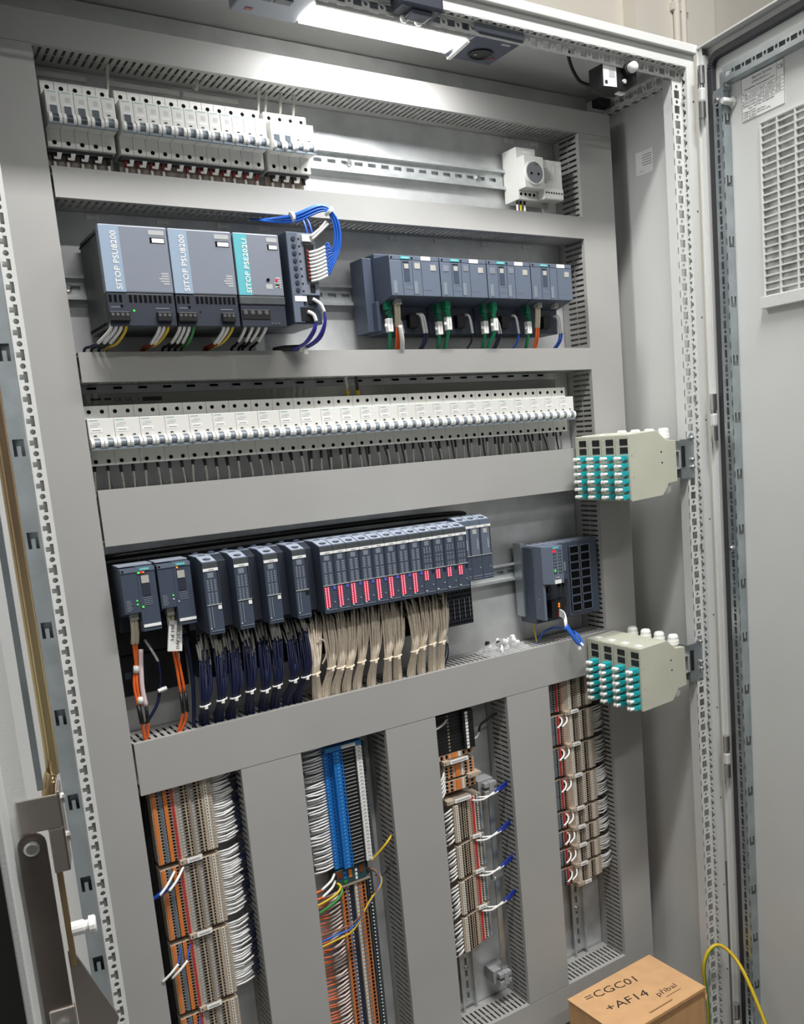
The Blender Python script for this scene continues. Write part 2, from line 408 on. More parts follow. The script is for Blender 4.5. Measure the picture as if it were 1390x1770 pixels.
# ================================================================ wiring ducts
def fingers(mb, a0, a1, fixed, axis, inner):
    """slotted duct wall: solid foot, then fingers with open slots"""
    t = 1.3 if inner > 0 else -1.3
    n = int((a1-a0-6)/10)
    off = (a1-a0-n*10)/2
    def bx(p, q, y0, y1):
        if axis == 'x': mb.box(p, q, y0, y1, fixed, fixed+t)
        else: mb.box(fixed, fixed+t, y0, y1, p, q)
    bx(a0, a1, -20, -1.0)
    bx(a0, a0+off-2, -74, -20); bx(a1-off+2, a1, -74, -20)
    for k in range(n):
        p = a0+off+k*10
        if k < n-1 or True: bx(p+2, p+8, -74, -20)
    bx(a0, a1, -76.5, -74)
    for k in range(n+1):
        p = a0+off+k*10
        bx(p-2, p+2, -45.5, -44.2)
def duct(kind, a0, a1, b0, b1, label, name='wiring_duct', gap=0.0):
    loc = ((a0+a1)/2, 0, b0) if kind == 'h' else ((b0+b1)/2, 0, a0)
    t = thing(name, label, 'cable duct', loc, 'slotted grey wiring ducts')
    mb = MB()
    if kind == 'h':
        mb.box(a0, a1, -2, -0.4, b0, b1); part(mb, 'back_strip', DUCT, t)
        for f, s in ((b0, 1), (b1, -1)):
            mb = MB(); fingers(mb, a0, a1, f, 'x', s); part(mb, 'slotted_wall', DUCT, t)
        part(MB().box(a0, a1, -80, -78.4, b0-1, b1+1).box(a0, a1, -78.4, -71, b0-1.1, b0-0.1).box(a0, a1, -78.4, -71, b1+0.1, b1+1.1), 'cover', DUCT, t)
    else:
        mb.box(b0, b1, -2, -0.4, a0, a1); part(mb, 'back_strip', DUCT, t)
        for f, s in ((b0, 1), (b1, -1)):
            mb = MB(); fingers(mb, a0, a1, f, 'z', s); part(mb, 'slotted_wall', DUCT, t)
        part(MB().box(b0-1, b1+1, -80, -78.4, a0, a1).box(b0-1.1, b0-0.1, -78.4, -71, a0, a1).box(b1+0.1, b1+1.1, -78.4, -71, a0, a1), 'cover', DUCT, t)
    return t
dt = duct('h', -81, 1006, 1, 39.5, 'topmost grey horizontal wiring duct above the first breaker row')
dl = duct('v', -1681, -0.5, -80, -1, 'tall grey vertical wiring duct along the left side')
dr = duct('v', -1681, -0.5, 926, 1005.5, 'tall grey vertical wiring duct along the right side')
d1 = duct('h', 3, 925, -191, -153, 'narrow grey wiring duct between first breakers and power supplies')
d2 = duct('h', 3, 925, -436, -397, 'narrow grey wiring duct between power supplies and long breaker row')
d3 = duct('h', 3, 925, -666, -588, 'wide grey wiring duct under the long breaker row')
d4 = duct('h', 3, 925, -1040, -962, 'wide grey wiring duct under the input output modules')
da = duct('v', -1680, -1042, 155, 253, 'wide vertical wiring duct right of the orange terminals at left')
db = duct('v', -1680, -1042, 411, 509, 'wide vertical wiring duct right of the blue terminal blocks')
dc = duct('v', -1680, -1042, 668.5, 766.5, 'wide vertical wiring duct left of the rightmost terminal column')
d5 = duct('h', -81, 1006, -1761, -1682, 'bottom grey horizontal wiring duct behind the cardboard box')
for dd, xs, z in ((d1, (64, 162, 254, 321, 556, 648, 750, 844), -197.5), (dt, (820, 879), -6)):
    for x in xs:
        part(MB().box(x-9, x-4, -3.5, -0.4, z-3.5, z+3.5).box(x+4, x+9, -3.5, -0.4, z-3.5, z+3.5).box(x-4, x+4, -3, -0.4, z-2, z+2), 'duct_clip', WHITE, dd)

# ================================================================ doors (parts of the cabinet)
def door_part(mb, name, mats, loc, rotz, label):
    me = mb.mesh(name, (0, 0, 0)); me.materials.append(mats)
    o = bpy.data.objects.new(name, me); COL.objects.link(o); o.parent = enc
    ex, ey, ez = ORG[enc.name]
    o.location = ((loc[0]-ex)*S, (loc[1]-ey)*S, (loc[2]-ez)*S); o.rotation_euler = (0, 0, rotz)
    ORG[o.name] = (0, 0, 0); o['label'] = label; _fin(o, False, 1.0)
    return o
TH = math.radians(-97)
rd = door_part(MB().box(-4, 590, 20, 24, -1880, 108), 'door', PAINT, (1060, -262, 0), TH, 'open right door of the cabinet, with rating plate and filter grille')
part(MB().box(-4, -1, 0, 20, -1880, 108).box(587, 590, 0, 20, -1880, 108).box(-1, 587, 0, 20, 105, 108).box(-1, 587, 0, 20, -1880, -1877)
     .box(-1, 8, 3, 5, -1880, 105).box(8, 10, 5, 20, -1880, 92), 'door_rim', PAINT, rd)
gk = MB()
gk.box(13, 26, 9, 20, -1870, 66).box(36, 578, 9, 20, 78, 91)
for k in range(6):
    a0 = math.pi - k*math.pi/12; a1 = math.pi - (k+1)*math.pi/12
    pts = []
    for rr, a in ((25, a0), (25, a1), (11.5, a1), (11.5, a0)):
        pts.append((38 + rr*math.cos(a), 9, 66 + rr*math.sin(a)))
    gk.prism(pts, (0, 11, 0))
part(gk, 'rubber_gasket', RUBBER, rd, bevel=1.5)
# galvanised tubular frame: perforated face and side with hook slots
fv = part(perforated(MB(), (37, 0, -1850), (1, 0, 0), (0, 0, 1), (0, 1, 0), 1.5, 23, 1866, 26.0, 'slot', 6), 'frame_profile', ZINC2, rd)
mb = MB(); mb.box(37, 38.5, 1.5, 20, -1850, 16)
def hookslots(mb, face, z0, z1, zs, y0, y1, hw=9.5, t=1.5, up=True):
    """side of the profile with C shaped cut-outs; face = fixed x, spans y0..y1"""
    cuts = sorted(zs); cur = z0
    for z in cuts:
        mb.box(face, face+t, y0, y1, cur, z-hw)
        mb.box(face, face+t, y0, y0+0.22*(y1-y0), z-hw, z+hw); mb.box(face, face+t, y0+0.85*(y1-y0), y1, z-hw, z+hw)
        mb.box(face, face+t, y0+0.42*(y1-y0), y0+0.65*(y1-y0), *((z-hw*0.2, z+hw) if up else (z-hw, z+hw*0.2)))
        cur = z+hw
    mb.box(face, face+t, y0, y1, cur, z1)
hookslots(mb, 59, -1850, 16, [-30-k*104 for k in range(17)], 1.5, 20)
part(mb, 'frame_side', ZINC2, rd)
fh = part(perforated(MB(), (64, 0, 26), (0, 0, 1), (1, 0, 0), (0, 1, 0), 1.5, 26, 500, 26.0, 'slot', 6), 'frame_profile', ZINC2, rd)
part(MB().box(64, 564, 1.5, 20, 26, 27.5).box(64, 564, 1.5, 20, 50.5, 52), 'frame_side', ZINC2, rd)
part(MB().box(36, 64, 2, 20, 16, 22).box(54, 64, 2, 6, 22, 46), 'corner_piece', ZINC2, rd)
part(MB().rev((48, 0, 2), (0, -1, 0), [(0, 6), (2, 6), (4, 4)], 12), 'frame_screw', STEEL, rd, smooth=False)
part(MB().rev((46, 0, -795), (0, -1, 0), [(0, 6), (3, 6), (5, 4)], 12), 'frame_screw', STEEL, rd)
part(MB().rev((68, 20, -4), (0, -1, 0), [(0, 9), (4, 9), (5, 6), (22, 6), (26, 4.5)], 12), 'limit_stud', PAINT, rd, smooth=False)
# rating plate
lp = part(MB().box(90, 191, 19.0, 20, -45, 25), 'rating_plate', STICK, rd, label='white printed rating plate')
mb = MB()
for z in (25-.4, -45, 0, -7, -12.5, -18, -23): mb.box(90, 191, 18.8, 19, z, z+0.5)
for x in (90, 190.5): mb.box(x, x+0.5, 18.8, 19, -45, 25)
mb.box(174, 174.4, 18.8, 19, 0, 25)
part(mb, 'ruled_lines', INK, rd)
for b, x, z, s, wd in ((LABTXT[0], 140, 19, 7, 46), (LABTXT[1], 138, 12, 4.5, 44), (LABTXT[2], 134, 5, 4.5, 72), (LABTXT[3], 138, -3.5, 6, 90), (LABTXT[4], 140, -9.7, 5, 84),
                       (LABTXT[5], 138, -15.2, 5, 90), (LABTXT[6], 138, -20.5, 4.5, 90), (LABTXT[7], 136, -26.5, 5, 62), (LABTXT[8], 108, -31, 4.5, 32), (LABTXT[9], 119, -35, 4.5, 54), (LABTXT[10], 125, -39, 4.5, 66), (LABTXT[11], 109, -42.6, 4.5, 32), ('CE', 182.5, 15, 11, 13)):
    text(b, 'printed_line', s*0.85, (x, 18.7, z), (1, 0, 0), (0, 0, 1), INK, rd, wd)
# filter grille
gr = part(MB().box(134, 396, 14, 20, -349, -344).box(134, 396, 14, 20, -62, -58).box(134, 139, 14, 20, -344, -62).box(391, 396, 14, 20, -344, -62)
          .box(134, 396, 6, 20, -366, -346), 'filter_grille', PAINT, rd, bevel=1, label='slatted air filter grille')
sl = None
for k in range(23):
    z = -63 - 6 - k*12.1
    if sl is None:
        sl = part(MB().box(139, 391, 14.5, 19, z-1.3, z+1.3), 'slat', PAINT, rd)
    else:
        o = sl.copy(); COL.objects.link(o); o.location = (0, 0, -k*12.1*S)
for k in range(6):
    part(MB().box(176+k*41-1.6, 176+k*41+1.6, 13.8, 19.2, -344, -62), 'grille_bar', PAINT, rd)
FILT = mat('filter_mat_grey', (168, 168, 164), 0.9, var=0.22, scale=45)
part(MB().box(139, 391, 19.2, 19.9, -344, -62), 'filter_mat', FILT, rd)
# hinges of the right door
for z in (30, -545, -1215, -1800):
    part(MB().cyl((11, -3, z+12), (11, -3, z+42), 7, 14), 'hinge_barrel', STEEL, rd)
    part(MB().cyl((11, -3, z-45), (11, -3, z-18), 7, 14), 'hinge_barrel', STEEL, rd)
    part(MB().box(5, 17, -8, 3, z-18, z+6), 'hinge_lug', PAINT, rd, bevel=3)
    part(MB().cyl((11, -3, z+4), (11, -3, z+13), 4, 10), 'hinge_pin', STEEL, rd)

# left door: seen almost edge-on
TL = math.radians(-101.2)
ld = door_part(MB().box(-4, 592, -5, 0, -1880, 108), 'door', PAINT, (-116, -255, 0), TL, 'open left door of the cabinet, seen almost edge-on')
fv = part(MB().box(42, 64.5, 16.5, 18, -1850, 60).box(42, 43.5, 0, 16.5, -1850, 60), 'frame_profile', ZINC2, ld)
mb = MB(); hookslots(mb, 64.5, -1850, 60, [-430-k*104+9 for k in range(-4, 14)], 0, 18, up=False)
part(mb, 'frame_side', ZINC2, ld)
part(MB().box(552, 555, 0, 12, -1850, 60), 'rim_strip', PAINT, ld)
part(MB().tube([(535, 29, 60), (535, 29, -600), (535, 29, -745), (535, 27, -760), (536, 24, -772), (536, 24, -800)], 4.3, 12, smooth=3), 'lock_rod', CHROM, ld, smooth=True, label='yellow chromated lock rod')
part(MB().box(540, 543, 18, 22, -768, 60), 'rod_guide', ZINC2, ld)
part(MB().box(532, 558, 30, 32, -824, -766).box(556, 558, 5, 32, -792, -768).box(556, 558, 22, 32, -824, -792), 'lock_bracket', NICK, ld, bevel=0.8)
part(MB().rev((560.5, 11, -801), (1, 0, 0), [(0, 5.0), (3.0, 5.0), (3.8, 3.4)], 14), 'pivot_rivet', STEEL, ld)
for z in (-775, -803): part(MB().rev((546, 32, z), (0, 1, 0), [(0, 4.0), (2.0, 4.0), (3.0, 2.5)], 12), 'bracket_rivet', STEEL, ld)
pts = [(560, 2.5, -985), (560, 20, -985), (560, 20, -800)]
for k in range(1, 8):
    a = math.pi*k/8; pts.append((560, 11.25+8.75*math.cos(a), -800+8.75*math.sin(a)))
pts.append((560, 2.5, -800))
part(MB().prism(pts, (-2.5, 0, 0)), 'lock_lever', DSTEEL, ld, label='dark steel lock lever')
part(MB().box(556, 562.5, 5, 21.5, -985, -921), 'lever_clamp', NICK, ld, bevel=1)
part(MB().rev((562.5, 13, -934), (1, 0, 0), [(0, 5.0), (3, 5.0), (3.8, 3.4)], 14), 'pivot_rivet', STEEL, ld)
part(MB().prism([(532, 20, -894), (532, 24, -896), (532, 45, -950), (532, 46.5, -956), (532, 44, -961), (532, 20, -1010)], (3, 0, 0)), 'guide_plate', NICK, ld, label='triangular steel guide plate')
part(MB().box(533, 536, 21, 25, -905, -800), 'lock_bar', CHROM, ld)
part(MB().rev((534, 25, -878), (0, 1, 0), [(0, 5.2), (8, 5.2), (8.4, 4.2), (11, 4.2), (11.4, 6.6), (15, 6.6), (16, 5.4)], 14), 'stop_knob', WHITE2, ld, label='white plastic stop knob')
# ================================================================ DIN rails
def din_rail(kind, a0, a1, c, label, slots=True):
    """35 mm hat rail; c = centre line"""
    t = thing('din_rail', label, 'rail', ((a0+a1)/2, 0, c-17) if kind == 'h' else (c, 0, a0), 'din rails')
    mb = MB()
    def bx(p, q, y0, y1, w0, w1):
        if kind == 'h': mb.box(p, q, y0, y1, c+w0, c+w1)
        else: mb.box(c+w0, c+w1, y0, y1, p, q)
    bx(a0, a1, -15, -13.8, 12.5, 17.5); bx(a0, a1, -15, -13.8, -17.5, -12.5)
    bx(a0, a1, -13.8, -6, 12.5, 13.7); bx(a0, a1, -13.8, -6, -13.7, -12.5)
    p = a0
    while p < a1:
        q = min(p+25, a1)
        if q-p < 25: bx(p, q, -6, -4.8, -12.5, 12.5)
        else:
            bx(p, p+10, -6, -4.8, -12.5, 12.5); bx(p+10, q, -6, -4.8, 3.1, 12.5); bx(p+10, q, -6, -4.8, -12.5, -3.1)
        p = q
    part(mb, 'hat_profile', RAIL, t)
    part(MB().box(a0+3, a0+12, -4.8, -0.2, c-9, c+9) if kind == 'h' else MB().box(c-9, c+9, -4.8, -0.2, a0+3, a0+12), 'spacer', RAIL, t)
    part(MB().box(a1-12, a1-3, -4.8, -0.2, c-9, c+9) if kind == 'h' else MB().box(c-9, c+9, -4.8, -0.2, a1-12, a1-3), 'spacer', RAIL, t)
    return t
r1 = din_rail('h', 6, 800, -81, 'zinc mounting rail carrying the top breaker row')
r2 = din_rail('h', 8, 868, -298, 'zinc mounting rail behind the grey power supplies')
r3 = din_rail('h', 6, 885, -511, 'zinc mounting rail behind the long breaker row')
r4 = din_rail('h', 6, 905, -817, 'zinc mounting rail behind the input output modules')
rc = [din_rail('v', -1672, -1045, x, l) for x, l in ((64, 'vertical zinc rail behind the leftmost orange and beige terminals'), (336, 'vertical zinc rail behind the blue terminal blocks'),
      (570, 'vertical zinc rail, bare below the red and blue striped terminals'), (857, 'vertical zinc rail below the rightmost terminal column'))]
for r, x, z in ((r1, 480, -81), (r1, 740, -81), (r2, 16, -298), (rc[2], 570, -1592), (rc[3], 857, -1575)):
    part(MB().rev((x, -6, z), (0, -1, 0), [(0, 5.5), (2.5, 5.5), (4, 3.5)], 12), 'rail_screw', STEEL, r)

# ================================================================ circuit breakers
P1 = 17.5
def breaker(poles, label, group, loc, off=False):
    """loc = left edge on the rail centre"""
    w = poles*P1 - 0.35
    t = thing('circuit_breaker', label, 'circuit breaker', loc, group)
    x, _, z = loc
    part(MB().box(x, x+w, -52, -8, z-42.5, z+42.5).box(x, x+w, -75.5, -52, z-19.5, z+23.5), 'housing', WHITE, t, bevel=0.6)
    part(MB().box(x+0.3, x+w-0.3, -79.5, -75.5, z-20.5, z-17.0), 'front_lip', GREYBL, t)
    for p in range(poles):
        a = x + p*P1
        part(MB().box(a+4.4, a+13, -76.2, -75.5, z-16.8, z-(-4 if off else 4.5)), 'toggle_window', TOGD if off else GREYBL, t)
        zc = z-11 if not off else z-12.5
        tg = part(MB().cyl((a+4.6, -75.5, zc), (a+12.8, -75.5, zc), 5.4, 14), 'toggle', TOGD if off else GREYBL, t)
        part(MB().cyl((a+0.4, -76, zc), (a+4.6, -76, zc), 7.0, 14).cyl((a+12.8, -76, zc), (a+16.9, -76, zc), 7.0, 14), 'toggle_cap', WHITE2, tg)
        for dz in (34.0, -36.5):
            part(MB().cyl((a+8.6, -52.35, z+dz), (a+8.6, -50, z+dz), 2.9, 12), 'screw_hole', HOLE, t)
        part(MB().box(a+6, a+10, -75.8, -75.4, z-1.3, z+0.3), 'indicator', BLACK, t)
        part(MB().box(a+15.5, a+16.2, -52.3, -51.9, z+33.6, z+34.4), 'pin_dot', PRINT, t)
    part(MB().box(x+2.5, x+13.5, -75.75, -75.4, z+20.6, z+21.4), 'type_print', TEALP, t)
    if poles == 1:
        mb = MB().box(x+2.5, x+14.5, -75.7, -75.45, z+3.2, z+6.4)
        part(mb, 'sticker', STICK, t)
        part(MB().box(x+7, x+13, -75.7, -75.45, z+9.5, z+15.5), 'rating_print', FAINT, t)
    else:
        part(MB().box(x+2.5, x+18, -75.8, -75.45, z+4.5, z+10.0), 'sticker', STICK, t)
        part(MB().box(x+4.5, x+16, -76.0, -75.8, z+6.7, z+7.7), 'sticker_print', PRINT, t)
        part(MB().box(x+3, x+13, -75.7, -75.45, z+12.0, z+13.0).box(x+3, x+16, -75.7, -75.45, z+14.4, z+15.2).box(x+7, x+16, -75.7, -75.45, z+16.4, z+17.4), 'rating_print', FAINT, t)
    return t
# top row: five, twelve and four single-pole breakers
Z1 = -77.0
def row(x0, n, grp, lab, offs):
    src = {}
    for i in range(n):
        o = i in offs
        L = lab(i+1)
        loc = (x0+i*P1, -8, Z1)
        if o not in src: src[o] = breaker(1, L, grp, loc, o)
        else: copy_tree(src[o], loc, L)
row(8.2, 5, 'five breakers at the left end of the top row', lambda i: 'white single-pole breaker, %s of the five at the top row left end' % nth(i), (0, 1, 2, 3))
row(102.2, 12, 'twelve breakers in the middle of the top row', lambda i: 'white single-pole breaker, %s of the twelve in the top row middle' % nth(i), (0,))
row(319, 4, 'four breakers at the right end of the top row', lambda i: 'white single-pole breaker, %s of the four before the bare top rail' % nth(i), (0, 1))
Z3 = -510.5
b0 = None
for i in range(25):
    L = 'white two-pole breaker, %s from the left in the long row' % nth(i+1)
    loc = (3+i*2*P1, -8, Z3)
    if b0 is None: b0 = breaker(2, L, 'long row of two-pole breakers', loc)
    else: copy_tree(b0, loc, L)

# connectors and wires below the top row
def wire_obj(name, segs, label, group=None, cat='wire', n=6):
    """segs = [(path, radius, material, part name)]"""
    p0 = segs[0][0][-1]
    t = thing(name, label, cat, p0, group)
    for path, r, m, nm in segs: part(MB().tube(path, r, n), nm, m, t, smooth=True)
    return t
for xs, lab in (((8.2, 5), 'wire below the five breakers at the top row left end'), ((102.2, 12), 'wire below the twelve breakers in the top row middle'), ((319, 4), 'wire below the four breakers at the top row right end')):
    w0 = None; first = None
    for i in range(xs[1]):
        x = xs[0]+i*P1+8.6+random.uniform(-1, 1)
        if xs[1] == 12 and i == 4: continue
        if first is None:
            first = wire_obj('wire', [([(x, -38, -119), (x, -38, -134)], 2.6, REDW if xs[1] == 12 else BLACK, 'ferrule'), ([(x, -38, -133), (x-0.5, -38, -152), (x-1, -40, -168)], 2.2, SLEEVE, 'sleeve')],
                             'short sleeved %s, first' % lab, 'wires under the top breakers'); fx = x
        else: copy_tree(first, (first.location.x/S + x - fx, first.location.y/S, first.location.z/S), 'short sleeved %s, %s' % (lab, nth(i+1)))
for k, (a, b, lab) in enumerate(((8, 92, 'under the five left breakers'), (103, 310, 'under the twelve middle breakers'), (320, 388, 'under the four right breakers'))):
    t = thing('busbar_comb', 'grey comb busbar with pale teeth ' + lab, 'busbar', ((a+b)/2, -40, -139), 'comb busbars of the top row')
    part(MB().box(a, b, -44, -30, -124, -119.8), 'bar', PSUS, t)
    part(MB().box(a, b, -30, -27, -139, -119.8), 'insulator', BEIGED, t)
    n = int((b-a)/P1)
    for i in range(n):
        x = a+i*P1+12
        part(MB().prism([(x, -45, -124), (x+6, -45, -124), (x+3, -45, -133), (x-5, -45, -133), (x-5, -45, -130), (x-1, -45, -130)], (0, 2, 0)), 'tooth', WHITE, t)
# feed wires coming down from the top duct
for x, z1 in ((97, -42), (222, -8), (316, -44), (328, -34), (352, -34), (374, -33)):
    wire_obj('feed_wire', [([(x+5, -42, 4), (x+3, -40, -12), (x, -36, z1)], 2.4, SLEEVEG, 'conductor')],
             {97: 'grey feed wire beside the five left breakers', 222: 'grey feed wire ending behind the twelve breakers', 316: 'grey feed wire between twelve and four breakers', 328: 'grey feed wire above first of the four breakers', 352: 'grey feed wire above second of the four breakers', 374: 'grey feed wire above last of the four breakers'}[x], 'feed wires of the top row')
for a, b, l in ((10, 80, 'five left'), (110, 210, 'first half of the twelve middle'), (215, 300, 'second half of the twelve middle')):
    solo(MB().box(a, b, -6, -0.2, -13, -6), 'marking_strip', WHITE, 'pale marking strip on the plate above the %s breakers' % l, 'label strip', 'marking strips')

# strip behind the long row and its two feed wires
bb = thing('busbar_cover', 'long grey busbar cover strip above the long breaker row', 'busbar cover', (445, -12, -468), None)
part(MB().box(11, 877, -24, -3.2, -468, -450), 'strip', mat('grey_busbar_plastic', (124, 126, 118), 0.45), bb, bevel=0.8)
text('CE  UL  1', 'print', 7, (72, -24.3, -459), (1, 0, 0), (0, 0, 1), INK, bb, 34)
part(MB().box(22, 36, -24.4, -24, -459, -456).box(40, 50, -24.4, -24, -459, -456).box(94, 122, -24.4, -24, -462, -456), 'print_block', INK, bb)
for x, l in ((425, 'left'), (444, 'right')):
    wire_obj('feed_wire', [([(x-8, -45, -430), (x-5, -40, -446), (x-1, -32, -458)], 2.6, SLEEVEG if l == 'left' else BLACK, 'conductor'), ([(x-1, -32, -457), (x, -30, -466)], 3.2, YELW, 'ferrule')],
             'feed wire with yellow ferrule at the busbar cover, %s one' % l, 'busbar feed wires')
for k in range(24):
    x = 30+k*36
    part(MB().box(x-6, x+6, -3.4, -2, -442, -438.6), 'fixing_slot', HOLE, d2)
# outgoing wires of the long row
wf = None
for i in range(50):
    x = 3+i*P1+8.6
    L = 'thin grey wire below the long breaker row, %s from the left' % nth(i+1)
    tilt = random.uniform(-5, 5)
    t = thing('breaker_wire', L, 'wire', (x+tilt, -42, -600), 'outgoing wires of the long breaker row')
    dz = random.choice((-8, -14, -11))
    part(MB().tube([(x, -40, -551), (x+tilt*0.25, -41, -553+dz)], 2.3, 6), 'ferrule', BLACK, t)
    part(MB().tube([(x+tilt*0.25, -41, -552+dz), (x+tilt*0.7, -43, -578), (x+tilt, -42, -600)], 1.8, 6), 'conductor', SLEEVEG, t, smooth=True)
    if i % 2:
        part(MB().tube([(x+4, -20, -551), (x+6+tilt, -24, -575), (x+6+tilt, -30, -600)], 1.6, 5), 'conductor', PSUS, t, smooth=True)

# ================================================================ socket outlet, right end of top rail
so = thing('socket_outlet', 'light grey rail-mounted earthed socket outlet with round well', 'socket', (820, -8, -125))
part(MB().box(797, 842, -52, -8, -124, -32).box(797, 842, -75, -52, -108, -52), 'housing', WHITE, so, bevel=1.2)
part(MB().rev((817, -75, -82), (0, -1, 0), [(0, 21), (5, 21), (5, 18.6), (-2, 17.5)], 28), 'socket_ring', WHITE2, so, smooth=False)
part(MB().rev((817, -79.6, -82), (0, -1, 0), [(0, 18.4), (0.3, 18.4)], 28), 'socket_well', mat('socket_well_grey', (120, 122, 126), 0.5), so)
for dx in (-8, 8): part(MB().cyl((817+dx, -80.4, -84), (817+dx, -79.7, -84), 2.4, 10), 'pin_hole', HOLE, so)
for dz in (-16.5, 16.5): part(MB().box(815, 819, -82.5, -79.5, -82+dz-1.5, -82+dz+1.5), 'earth_clip', STEEL, so)
for k in range(4): part(MB().cyl((803+k*10, -52.3, -114), (803+k*10, -51, -114), 2.8, 10), 'screw_hole', HOLE, so)
part(MB().box(812, 830, -52.4, -51.8, -42, -37), 'sticker', STICK, so)
th = thing('thermostat', 'light grey rail-mounted controller with dial beside the socket', 'controller', (865, -8, -125))
part(MB().box(842.5, 888, -70, -8, -124, -54), 'housing', WHITE, th, bevel=1.2)
for k in range(5): part(MB().box(852+k*4, 853.6+k*4, -71.3, -70, -90, -56), 'cooling_rib', WHITE, th)
part(MB().rev((846, -70, -82), (0, -1, 0), [(0, 12.5), (3.5, 12.5), (4, 11)], 20), 'dial', SLEEVEG, th)
part(MB().box(826+17, 888, -71, -70, -122, -104), 'terminal_face', WHITE2, th)
for k in range(7): part(MB().cyl((848+k*6, -71.4, -112), (848+k*6, -70.6, -112), 1.7, 8), 'screw_hole', HOLE, th)
part(MB().box(874, 885, -70.4, -70, -62, -57), 'sticker', STICK, th)
for x, m1, l in ((800, SLEEVE, 'white'), (808, YELW, 'yellow'), (817, SLEEVE, 'second white')):
    wire_obj('wire', [([(x, -42, -123), (x, -42, -131)], 2.6, BLACK, 'ferrule'), ([(x, -42, -130), (x, -42, -160)], 2.2, m1, 'conductor')], '%s wire under the socket outlet' % l, 'wires under the socket')
for x, dx in ((856, 4), (862, 0), (868, 1)):
    wire_obj('wire', [([(x, -45, -123), (x+dx, -45, -160)], 1.7, SLEEVEG, 'conductor')], '%s grey wire under the dial controller' % {856: 'left', 862: 'middle', 868: 'right'}[x], 'wires under the controller')
# ================================================================ power supplies
def psu(x0, w, name, label, band, body):
    t = thing('power_supply', label, 'power supply', (x0+w/2, -60, -369), 'grey power supplies')
    x1 = x0+w
    part(MB().box(x0+0.6, x1-0.6, -128, -15, -368, -238), 'housing', PSUS, t, bevel=1)
    for k in range(9):   # perforation along the left side edge
        part(MB().box(x0+0.2, x0+0.6, -116+k*12, -108+k*12, -246, -243), 'side_vent', HOLE, t)
        part(MB().box(x0+0.2, x0+0.6, -116+k*12, -108+k*12, -364, -360), 'side_vent', HOLE, t)
    part(MB().box(x0, x1, -135, -120, -323.5, -235), 'front_cover', PSUF, t, bevel=2)
    part(MB().box(x0+0.5, x0+0.29*w, -135.3, -134.5, -322.5, -236.5), 'name_band', band, t)
    text(body, 'type_lettering', 10.5 if w > 80 else 10.5, (x0+0.205*w if w > 80 else x0+0.235*w, -135.6, -281.5), (0, 0, 1), (-1, 0, 0), SLEEVE, t, 76)
    part(MB().box(x0+0.72*w, x0+0.95*w, -135.3, -134.9, -246, -240), 'maker_print', PALE, t)
    part(MB().box(x0+0.73*w, x0+0.95*w, -135.3, -134.9, -257, -249.5), 'sticker_frame', HOLE, t)
    part(MB().box(x0+0.76*w, x0+0.94*w, -135.7, -135.2, -256.2, -250.6), 'sticker', STICK, t)
    for k, (a, b) in enumerate(((0.84, 0.95), (0.84, 0.95), (0.80, 0.95), (0.82, 0.95), (0.86, 0.95))):
        part(MB().box(x0+a*w, x0+b*w, -135.2, -134.9, -298-k*3.4, -296-k*3.4), 'print_line', PALE, t)
    part(MB().box(x0+0.5, x1-0.5, -134, -118, -367.5, -324), 'lower_panel', SIED, t, bevel=1)
    return t
for i, x0 in enumerate((37.5, 127.5)):
    w = 89.2
    t = psu(x0, w, 'p', ('leftmost grey power supply lettered SITOP PSU8200 with green light', 'middle grey power supply lettered SITOP PSU8200 beside the teal-banded unit')[i], PSUB, 'SITOP PSU8200')
    for k in range(13):
        if k == 3: continue
        part(MB().box(x0+2.5+k*6.5, x0+6.2+k*6.5, -134.4, -133, -336, -326.5), 'vent_slot', HOLE, t)
    for a, n in ((0.5, 4), (62, 3)):
        tb = part(MB().box(x0+a, x0+a+6.4*n, -140, -132, -361, -349), 'terminal_block', BLACK, t, bevel=0.6)
        for k in range(n): part(MB().cyl((x0+a+3.2+k*6.3, -140.5, -353), (x0+a+3.2+k*6.3, -139.5, -353), 2.1, 10), 'screw', STEEL, tb)
    part(MB().cyl((x0+18, -134.4, -341), (x0+18, -133, -341), 1.9, 10), 'adjuster_hole', HOLE, t)
    part(MB().cyl((x0+33, -134.6, -347), (x0+33, -133.5, -347), 1.3, 8), 'status_led', GREENL if i == 0 else BLACK, t)
    part(MB().box(x0+4, x0+16, -134.3, -133.9, -343, -342).box(x0+62, x0+80, -134.3, -133.9, -344, -343), 'terminal_print', MODPR, t)
t = psu(218.8, 69, 'p', 'grey redundancy unit with teal band lettered SITOP PSE202U', PSUT, 'SITOP PSE202U')
x0 = 218.8
part(MB().box(x0, x0+69, -135.5, -120, -335.5, -324), 'shade_strip', PSUS, t, bevel=1)
tb = part(MB().box(x0+2, x0+44, -134.8, -126, -357, -343), 'terminal_block', BLACK, t, bevel=0.6)
for k in range(4): part(MB().cyl((x0+7+k*10.5, -135.3, -347), (x0+7+k*10.5, -134.5, -347), 3.2, 12), 'screw', STEEL, tb)
for k in range(3): part(MB().box(x0+45+k*5, x0+48+k*5, -134.6, -133.8, -364, -361), 'plug_pin', STEEL, t)
part(MB().cyl((x0+46, -136, -300), (x0+46, -134.5, -300), 2.4, 12), 'selector', HOLE, t)
part(MB().cyl((x0+59, -136, -300), (x0+59, -134.5, -300), 2.0, 12), 'status_led', REDL, t)
part(MB().box(x0+42, x0+52, -135.2, -134.9, -313, -306).box(x0+56, x0+63, -135.2, -134.9, -311, -306), 'print_line', PALE, t)

